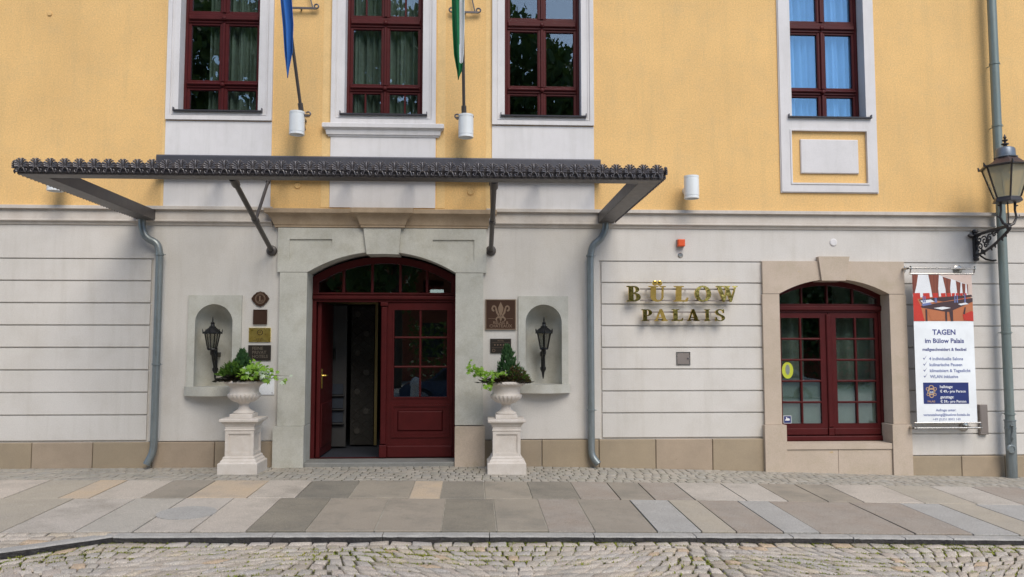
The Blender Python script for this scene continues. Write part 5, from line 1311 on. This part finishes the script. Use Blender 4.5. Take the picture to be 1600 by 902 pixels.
def leaf(b, p, d, L, w, fold=.3, n=1, m=0, droop=0):
    d = Vector(d).normalized(); s = d.cross(Vector((0,0,1)));
    if s.length < .1: s = Vector((1,0,0))
    s.normalize(); s.rotate(Matrix.Rotation(random.uniform(-.9,.9), 3, d)); u = s.cross(d); p = Vector(p)
    c1 = p+d*L*.45-u*w*fold; tip = p+d*L-Vector((0,0,droop))
    b.add([p, p+d*L*.4+s*w, tip, p+d*L*.4-s*w, c1], [(0,1,2,4),(0,4,2,3)], m)
def ivyleaf(b, p, d, L, m=0):
    """five-lobed leaf lying in the plane of d"""
    d = Vector(d).normalized(); s = d.cross(Vector((random.uniform(-.5,.5),random.uniform(-1.2,.1),.9))); s.normalize(); u = s.cross(d)
    sh = [(0,0),(.10,.30),(.52,.22),(.32,.52),(.42,.86),(.16,.74),(0,1.05)]
    full = sh+[(-a, c) for a, c in sh[-2:0:-1]]
    p = Vector(p); k = len(full)
    v = [p+s*(a*L)+d*(c*L)+u*(-abs(a)*L*.35-.18*L*c*c) for a, c in full]+[p+d*L*.35]
    b.add(v, [(k, i, (i+1) % k) for i in range(k)], m)
def conifer(x, y, z, h, r, label, lean=0):
    b = MB()
    for i in range(520):
        t = random.random()**.8; a = random.uniform(0, 2*PI)
        rr = r*(1-t)**.75*(.35+.65*random.random())*(1+.25*math.sin(a*3+2)); zz = z+h*t*.92
        p = Vector((x+lean*t+rr*math.cos(a), y+rr*math.sin(a), zz-.02))
        d = Vector((math.cos(a)*.45, math.sin(a)*.45, 1.0+.3*random.random())); L = random.uniform(.045,.085)*(1-.3*t)
        for q in range(5):
            dd = d.normalized()+Vector((random.uniform(-.5,.5),random.uniform(-.5,.5),random.uniform(-.1,.4)))*.6
            leaf(b, p+d.normalized()*L*q*.18, dd, L*.72, .0085, .1)
    t = thing('small_conifer', label, 'conifer', (x,y,z)); b.build('foliage', M['conifer'], t)
    MB().tube([(x,y,z-.06),(x+lean*.5,y,z+h*.5),(x+lean,y,z+h*.85)], [.012,.008,.003], 6).build('stem', M['stem'], t)
def clump(cx, cy, z, rx, ry, h, n, L, w, m, name, label, cat, up=.8, mats=None):
    b = MB()
    for i in range(n):
        a = random.uniform(0, 2*PI); rr = math.sqrt(random.random()); k = 1+.3*math.sin(a*4+cx*9)
        x, y = cx+rx*rr*math.cos(a)*k, cy+ry*rr*math.sin(a)*k; zz = z+h*(1-rr*rr)*random.uniform(.1,1)
        d = (math.cos(a)*rr+random.uniform(-.4,.4), math.sin(a)*rr+random.uniform(-.5,.3)-.15, up*random.uniform(.1,1.1))
        leaf(b, (x,y,zz), d, L*random.uniform(.6,1.2), w*random.uniform(.7,1.2), .3, m=random.randrange(len(mats)) if mats else 0)
    o = b.build(name, mats or M[m]); return tag(o, label, cat)
# left planter
LPx, LPy = X(370,743,-.68), -.44
zl_ = G(LPx, .5)
tl = planter(LPx, LPy, zl_, 'left of the entrance', 'left')
conifer(LPx-.05, LPy+.05, tl, .38, .17, 'small dark conifer in the left urn', .0)
clump(LPx-.13, LPy+.0, tl+.05, .15, .13, .16, 620, .08, .022, 'fern', 'leafy_plant', 'mid-green leafy plant in the left half of the left urn', 'plant', .9)
clump(LPx-.10, LPy-.12, tl-.01, .18, .10, .08, 420, .06, .018, 'darkleaf', 'dark_plant', 'dark low foliage hanging over the left rim of the left urn', 'plant', .2)
clump(LPx+.04, LPy-.14, tl-.01, .19, .09, .07, 900, .035, .011, 'mossbrown', 'ground_cover', 'brown mossy cover along the rim of the left urn', 'ground cover', .5, [M['mossbrown'], M['darkleaf'], M['heather']])
def ivy(cx, cy, z, sx, n, label, ext, ZR):
    t = thing('trailing_ivy', label, 'ivy', (cx,cy,z))
    stems = MB()
    for k in range(14):
        e = (cx+sx*random.uniform(.05,.24), cy+random.uniform(-.20,.12), z+random.uniform(.02,ZR)); stems.tube([(cx,cy,z-.05),((cx+e[0])/2,(cy+e[1])/2,z+.10),e], [.004,.003,.002], 5)
    for (dx, dz_) in ext: stems.tube([(cx+sx*.1,cy-.05,z+.05),(cx+sx*(dx*.6),cy-.12,z+dz_+.01),(cx+sx*dx,cy-.12,z+dz_)], [.004,.003,.0015], 5)
    stems.build('stem', M['stem'], t)
    spots = []
    for k in range(n):
        u = random.random(); spots.append((cx+sx*(-.06+.33*u), cy+random.uniform(-.22,.14), z+(.03+ZR*random.random()**.8)*(1-.35*abs(u-.35)*2)))
    for (dx, dz_) in ext:
        for q in (.75,.9,1.0): spots.append((cx+sx*dx*q, cy-.13, z+dz_+random.uniform(-.02,.02)))
    for p in spots:
        b = MB(); ivyleaf(b, p, (sx*random.uniform(-.3,1), random.uniform(-.9,.1), random.uniform(-.9,.3)), random.uniform(.05,.08))
        b.build('leaf', M['lime_white'] if random.random() < .2 and sx > 0 else M['lime'], t)
ivy(LPx+.08, LPy-.06, tl, 1, 170, 'bright lime ivy spilling right from the left urn', [(.50,.055),(.44,.02)], .20)
# right planter
RPx, RPy = X(792,739,-.66), -.43
zr_ = G(RPx, .5)
tr_ = planter(RPx, RPy, zr_, 'right of the entrance', 'right')
conifer(RPx+.03, RPy+.07, tr_, .47, .18, 'taller dark green conifer in the right urn', -.02)
clump(RPx+.13, RPy-.05, tr_+.0, .16, .14, .19, 760, .045, .012, 'heather', 'heather_plant', 'russet and olive heather in the right half of the right urn', 'plant', .8, [M['heather'], M['fern'], M['mossbrown']])
clump(RPx-.02, RPy-.11, tr_-.01, .19, .11, .08, 700, .032, .010, 'mossbrown', 'ground_cover', 'reddish brown cover along the rim of the right urn', 'ground cover', .5, [M['mossbrown'], M['heather']])
clump(RPx-.02, RPy-.06, tr_-.02, .25, .13, .10, 240, .10, .015, 'darkleaf', 'dark_plant', 'dark narrow leaves poking out between ivy and heather of the right urn', 'plant', .25)
def ivy2():
    cx, cy, z = RPx-.08, RPy-.06, tr_
    t = thing('trailing_ivy', 'bright lime ivy reaching left from the right urn towards the portal', 'ivy', (cx,cy,z))
    st = MB(); st.tube([(cx,cy,z-.04),(cx-.12,cy-.06,z+.10),(cx-.26,cy-.08,z+.16),(cx-.36,cy-.08,z+.20)], [.005,.004,.003,.002], 6).tube([(cx,cy,z-.04),(cx-.15,cy-.1,z+.06),(cx-.22,cy-.12,z-.02),(cx-.23,cy-.12,z-.10)], [.005,.004,.003,.002], 6)
    st.build('stem', M['stem'], t)
    sp = []
    for k in range(84): u = random.random(); sp.append((cx-.04-.34*u, cy-.08+random.uniform(-.1,.1), z+.06+.13*u+random.gauss(0,.032)))
    for k in range(20): u = random.random(); sp.append((cx-.05-.18*u, cy-.12+random.uniform(-.06,.06), z+.02-.10*u+random.gauss(0,.02)))
    for k in range(24): sp.append((cx+random.uniform(-.08,.10), cy-.04+random.uniform(-.1,.1), z+random.uniform(.06,.14)))
    for p in sp:
        b = MB(); ivyleaf(b, p, (-random.uniform(-.2,1), random.uniform(-.9,.1), random.uniform(-.8,.5)), random.uniform(.042,.075)); b.build('leaf', M['lime'], t)
ivy2()

# ================================================================ INSIDE THE HALL (dim, seen through the open door)
hx0, hx1 = X(507,600,1.4), X(541,600,1.4); hzb, hzt = dzb+.02, Z(520,478,1.4)
t = thing('brochure_rack', 'darkened brochure rack standing inside the open entrance door', 'rack', ((hx0+hx1)/2,1.4,hzb))
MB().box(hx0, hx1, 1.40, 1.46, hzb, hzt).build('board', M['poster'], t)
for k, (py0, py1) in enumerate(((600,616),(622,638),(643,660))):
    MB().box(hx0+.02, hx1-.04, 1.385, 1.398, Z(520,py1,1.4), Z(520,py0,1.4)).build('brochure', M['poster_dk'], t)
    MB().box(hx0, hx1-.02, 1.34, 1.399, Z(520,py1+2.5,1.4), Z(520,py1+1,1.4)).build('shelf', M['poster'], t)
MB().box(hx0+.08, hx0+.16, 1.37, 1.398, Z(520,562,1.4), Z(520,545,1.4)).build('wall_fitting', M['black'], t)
sx0, sx1 = X(548,600,1.6), X(584,600,1.6)
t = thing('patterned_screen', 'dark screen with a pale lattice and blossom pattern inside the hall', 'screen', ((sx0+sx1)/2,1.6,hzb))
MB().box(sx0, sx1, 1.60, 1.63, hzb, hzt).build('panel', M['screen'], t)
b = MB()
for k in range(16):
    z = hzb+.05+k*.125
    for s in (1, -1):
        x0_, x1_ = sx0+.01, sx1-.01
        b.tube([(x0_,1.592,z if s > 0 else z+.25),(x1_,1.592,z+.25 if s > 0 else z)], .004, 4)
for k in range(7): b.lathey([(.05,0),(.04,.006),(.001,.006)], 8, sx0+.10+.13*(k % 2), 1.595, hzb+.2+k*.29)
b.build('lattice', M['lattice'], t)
bx = X(587.5,600,1.55); tag(MB().box(bx-.02, bx+.02, 1.53, 1.57, hzb, hzt+.1).box(X(505,600,1.55), bx-.021, 1.53, 1.57, hzt+.03, hzt+.07).build('brass_door_frame', M['dull_brass'], None), 'thin brass inner door frame inside the dark hall', 'door frame')

# ================================================================ ACROSS THE STREET (what the panes mirror)
lf = MB()
for k in range(17000):
    c = Vector((random.gauss(0,1), random.gauss(0,1), random.gauss(0,1))).normalized()
    rr = (.45+.55*random.random()**.4)*(1+.22*math.sin(c.x*5+c.z*4)+.16*math.sin(c.y*7+c.z*9))
    p = Vector((c.x*rr, c.y*rr, c.z*rr)); q = random.uniform(.022,.05)
    a, e = Vector((random.gauss(0,1),random.gauss(0,1),random.gauss(0,1))).normalized()*q, Vector((random.gauss(0,1),random.gauss(0,1),random.gauss(0,1))).normalized()*q
    if math.sin(p.x*9+1)*math.sin(p.y*8)*math.sin(p.z*9) > .42: continue
    lf.add([p-a, p-e, p+a, p+e], [(0,1,2,3)])
crown = lf.mesh('crown', M['tree_leaf'])
trs = [(-11,-25,19.5,5.6,'tall broad tree across the street, leftmost'),(-3.6,-26,19,4.6,'tall tree across the street opposite the entrance'),(3.7,-24,16.4,4.3,'shorter rounded tree across the street, right of the entrance'),
       (13,-30,8.2,3.6,'low bushy tree far right across the street'),(-20,-27,16,6,'tree far left across the street'),(21,-32,9,4.5,'low tree at the right end across the street'),(6.8,-31,8.5,3,'small tree in front of the red house opposite')]
for x, y, h, r, lab in trs:
    t = thing('deciduous_tree', lab, 'tree', (x,y,-.7), 'trees across the street')
    ch = h*.72
    o = bpy.data.objects.new('crown', crown); o.location = (x, y, h-ch/2-.7); o.scale = (r, r, ch/2); link(o, t)
    b = MB().tube([(x,y,-.8),(x+.1,y,h*.25),(x-.1,y,h*.55),(x,y,h*.8)], [.32,.24,.15,.04], 10)
    for k in range(6):
        a = k*1.1+x; b.tube([(x,y,h*(.28+.07*k)),(x+r*.6*math.cos(a),y+r*.6*math.sin(a),h*(.42+.08*k))], [.12,.03], 6)
    b.build('trunk', M['bark'], t, smooth=60)
hg = MB()  # unseen hedge put in so gilt letters and panes mirror olive green
for i in range(9000):
    x = random.uniform(-3, 34); y = -26.5+random.gauss(0,.35); z = -.7+3.6*random.random()**.8*(1+.15*math.sin(x*1.3)+.1*math.sin(x*3.1)); q = random.uniform(.05,.13)
    a, e = Vector((random.gauss(0,1),random.gauss(0,1),random.gauss(0,1))).normalized()*q, Vector((random.gauss(0,1),random.gauss(0,1),random.gauss(0,1))).normalized()*q
    p = Vector((x, y, z)); hg.add([p-a, p-e, p+a, p+e], [(0,1,2,3)])
tag(hg.build('hedge', M['tree_leaf']), 'unseen green hedge across the street behind the parked cars', 'hedge')
hb = thing('house_opposite', 'red rendered house with a dark roof across the street', 'building', (4,-44,-.7))
MB().poly(rect(-20,24,-.8,6.2), [rect(-18+k*3,-16.8+k*3,.9,2.9) for k in range(14)]+[rect(-18+k*3,-16.8+k*3,3.9,5.4) for k in range(14)], -44, -36).build('wall', M['brickred'], hb)
MB().profx([(-45,6.2),(-40,9.2),(-35,6.2)], -20.5, 24.5).build('roof', M['far_roof'], hb)
wk = MB().box(-1.2/2,1.2/2,-.03,.03,0,2); 
for k in range(14): MB().box(-18+k*3,-16.8+k*3,-36.3,-36.2,.9,2.9).build('window', M['poster_dk'], hb)
def car(x, y, m, lab, sc=1):
    t = thing('parked_car', lab, 'car', (x,y,-.62), 'cars parked across the street'); z = -.62
    body = [(-2.15,.35),(-2.2,.62),(-2.0,.80),(-1.15,.92),(-.55,1.40),(.85,1.44),(1.55,1.0),(2.1,.92),(2.2,.6),(2.1,.32)]
    MB().poly([(x+a, z+c) for a, c in body], [], y-.85, y+.85).build('body', M[m], t, bevel=.08)
    for sgn in (-.87, .83):
        MB().poly([(x+a, z+c) for a, c in ((-1.0,.95),(-.50,1.34),(.1,1.36),(.1,.97))], [], y+sgn, y+sgn+.04).poly([(x+a, z+c) for a, c in ((.18,.97),(.18,1.36),(.80,1.36),(1.3,.99))], [], y+sgn, y+sgn+.04).build('side_window', M['car_dark'], t)
    for wx_ in (-1.35, 1.35):
        for wy_ in (-.80, .80):
            w = MB().lathey([(.32,0),(.33,.05),(.33,.15),(.32,.2)], 24, x+wx_, y+wy_+.1, z+.33).build('wheel', M['car_dark'], t, smooth=40)
            MB().lathey([(.20,-.005),(.20,.205),(.16,.21),(.001,.21)], 16, x+wx_, y+wy_+.1, z+.33).build('rim', M['car_grey'], w, smooth=40)
car(-.5,-19,'car_blue','dark blue car parked across the street opposite the entrance'); car(5.4,-19.2,'car_blue','blue car parked second across the street'); car(10.8,-19.1,'car_grey','silver car parked across the street at the right')
tag(MB().lathe([(.22,0),(.22,.25),(.16,.3),(.15,.85),(.19,.9),(.19,.98),(.12,1.12),(.001,1.18)], 20, (-1.9,-15.6,-.62)).build('stone_bollard', M['cast_stone'], None, smooth=40), 'pale round stone bollard across the street', 'bollard')
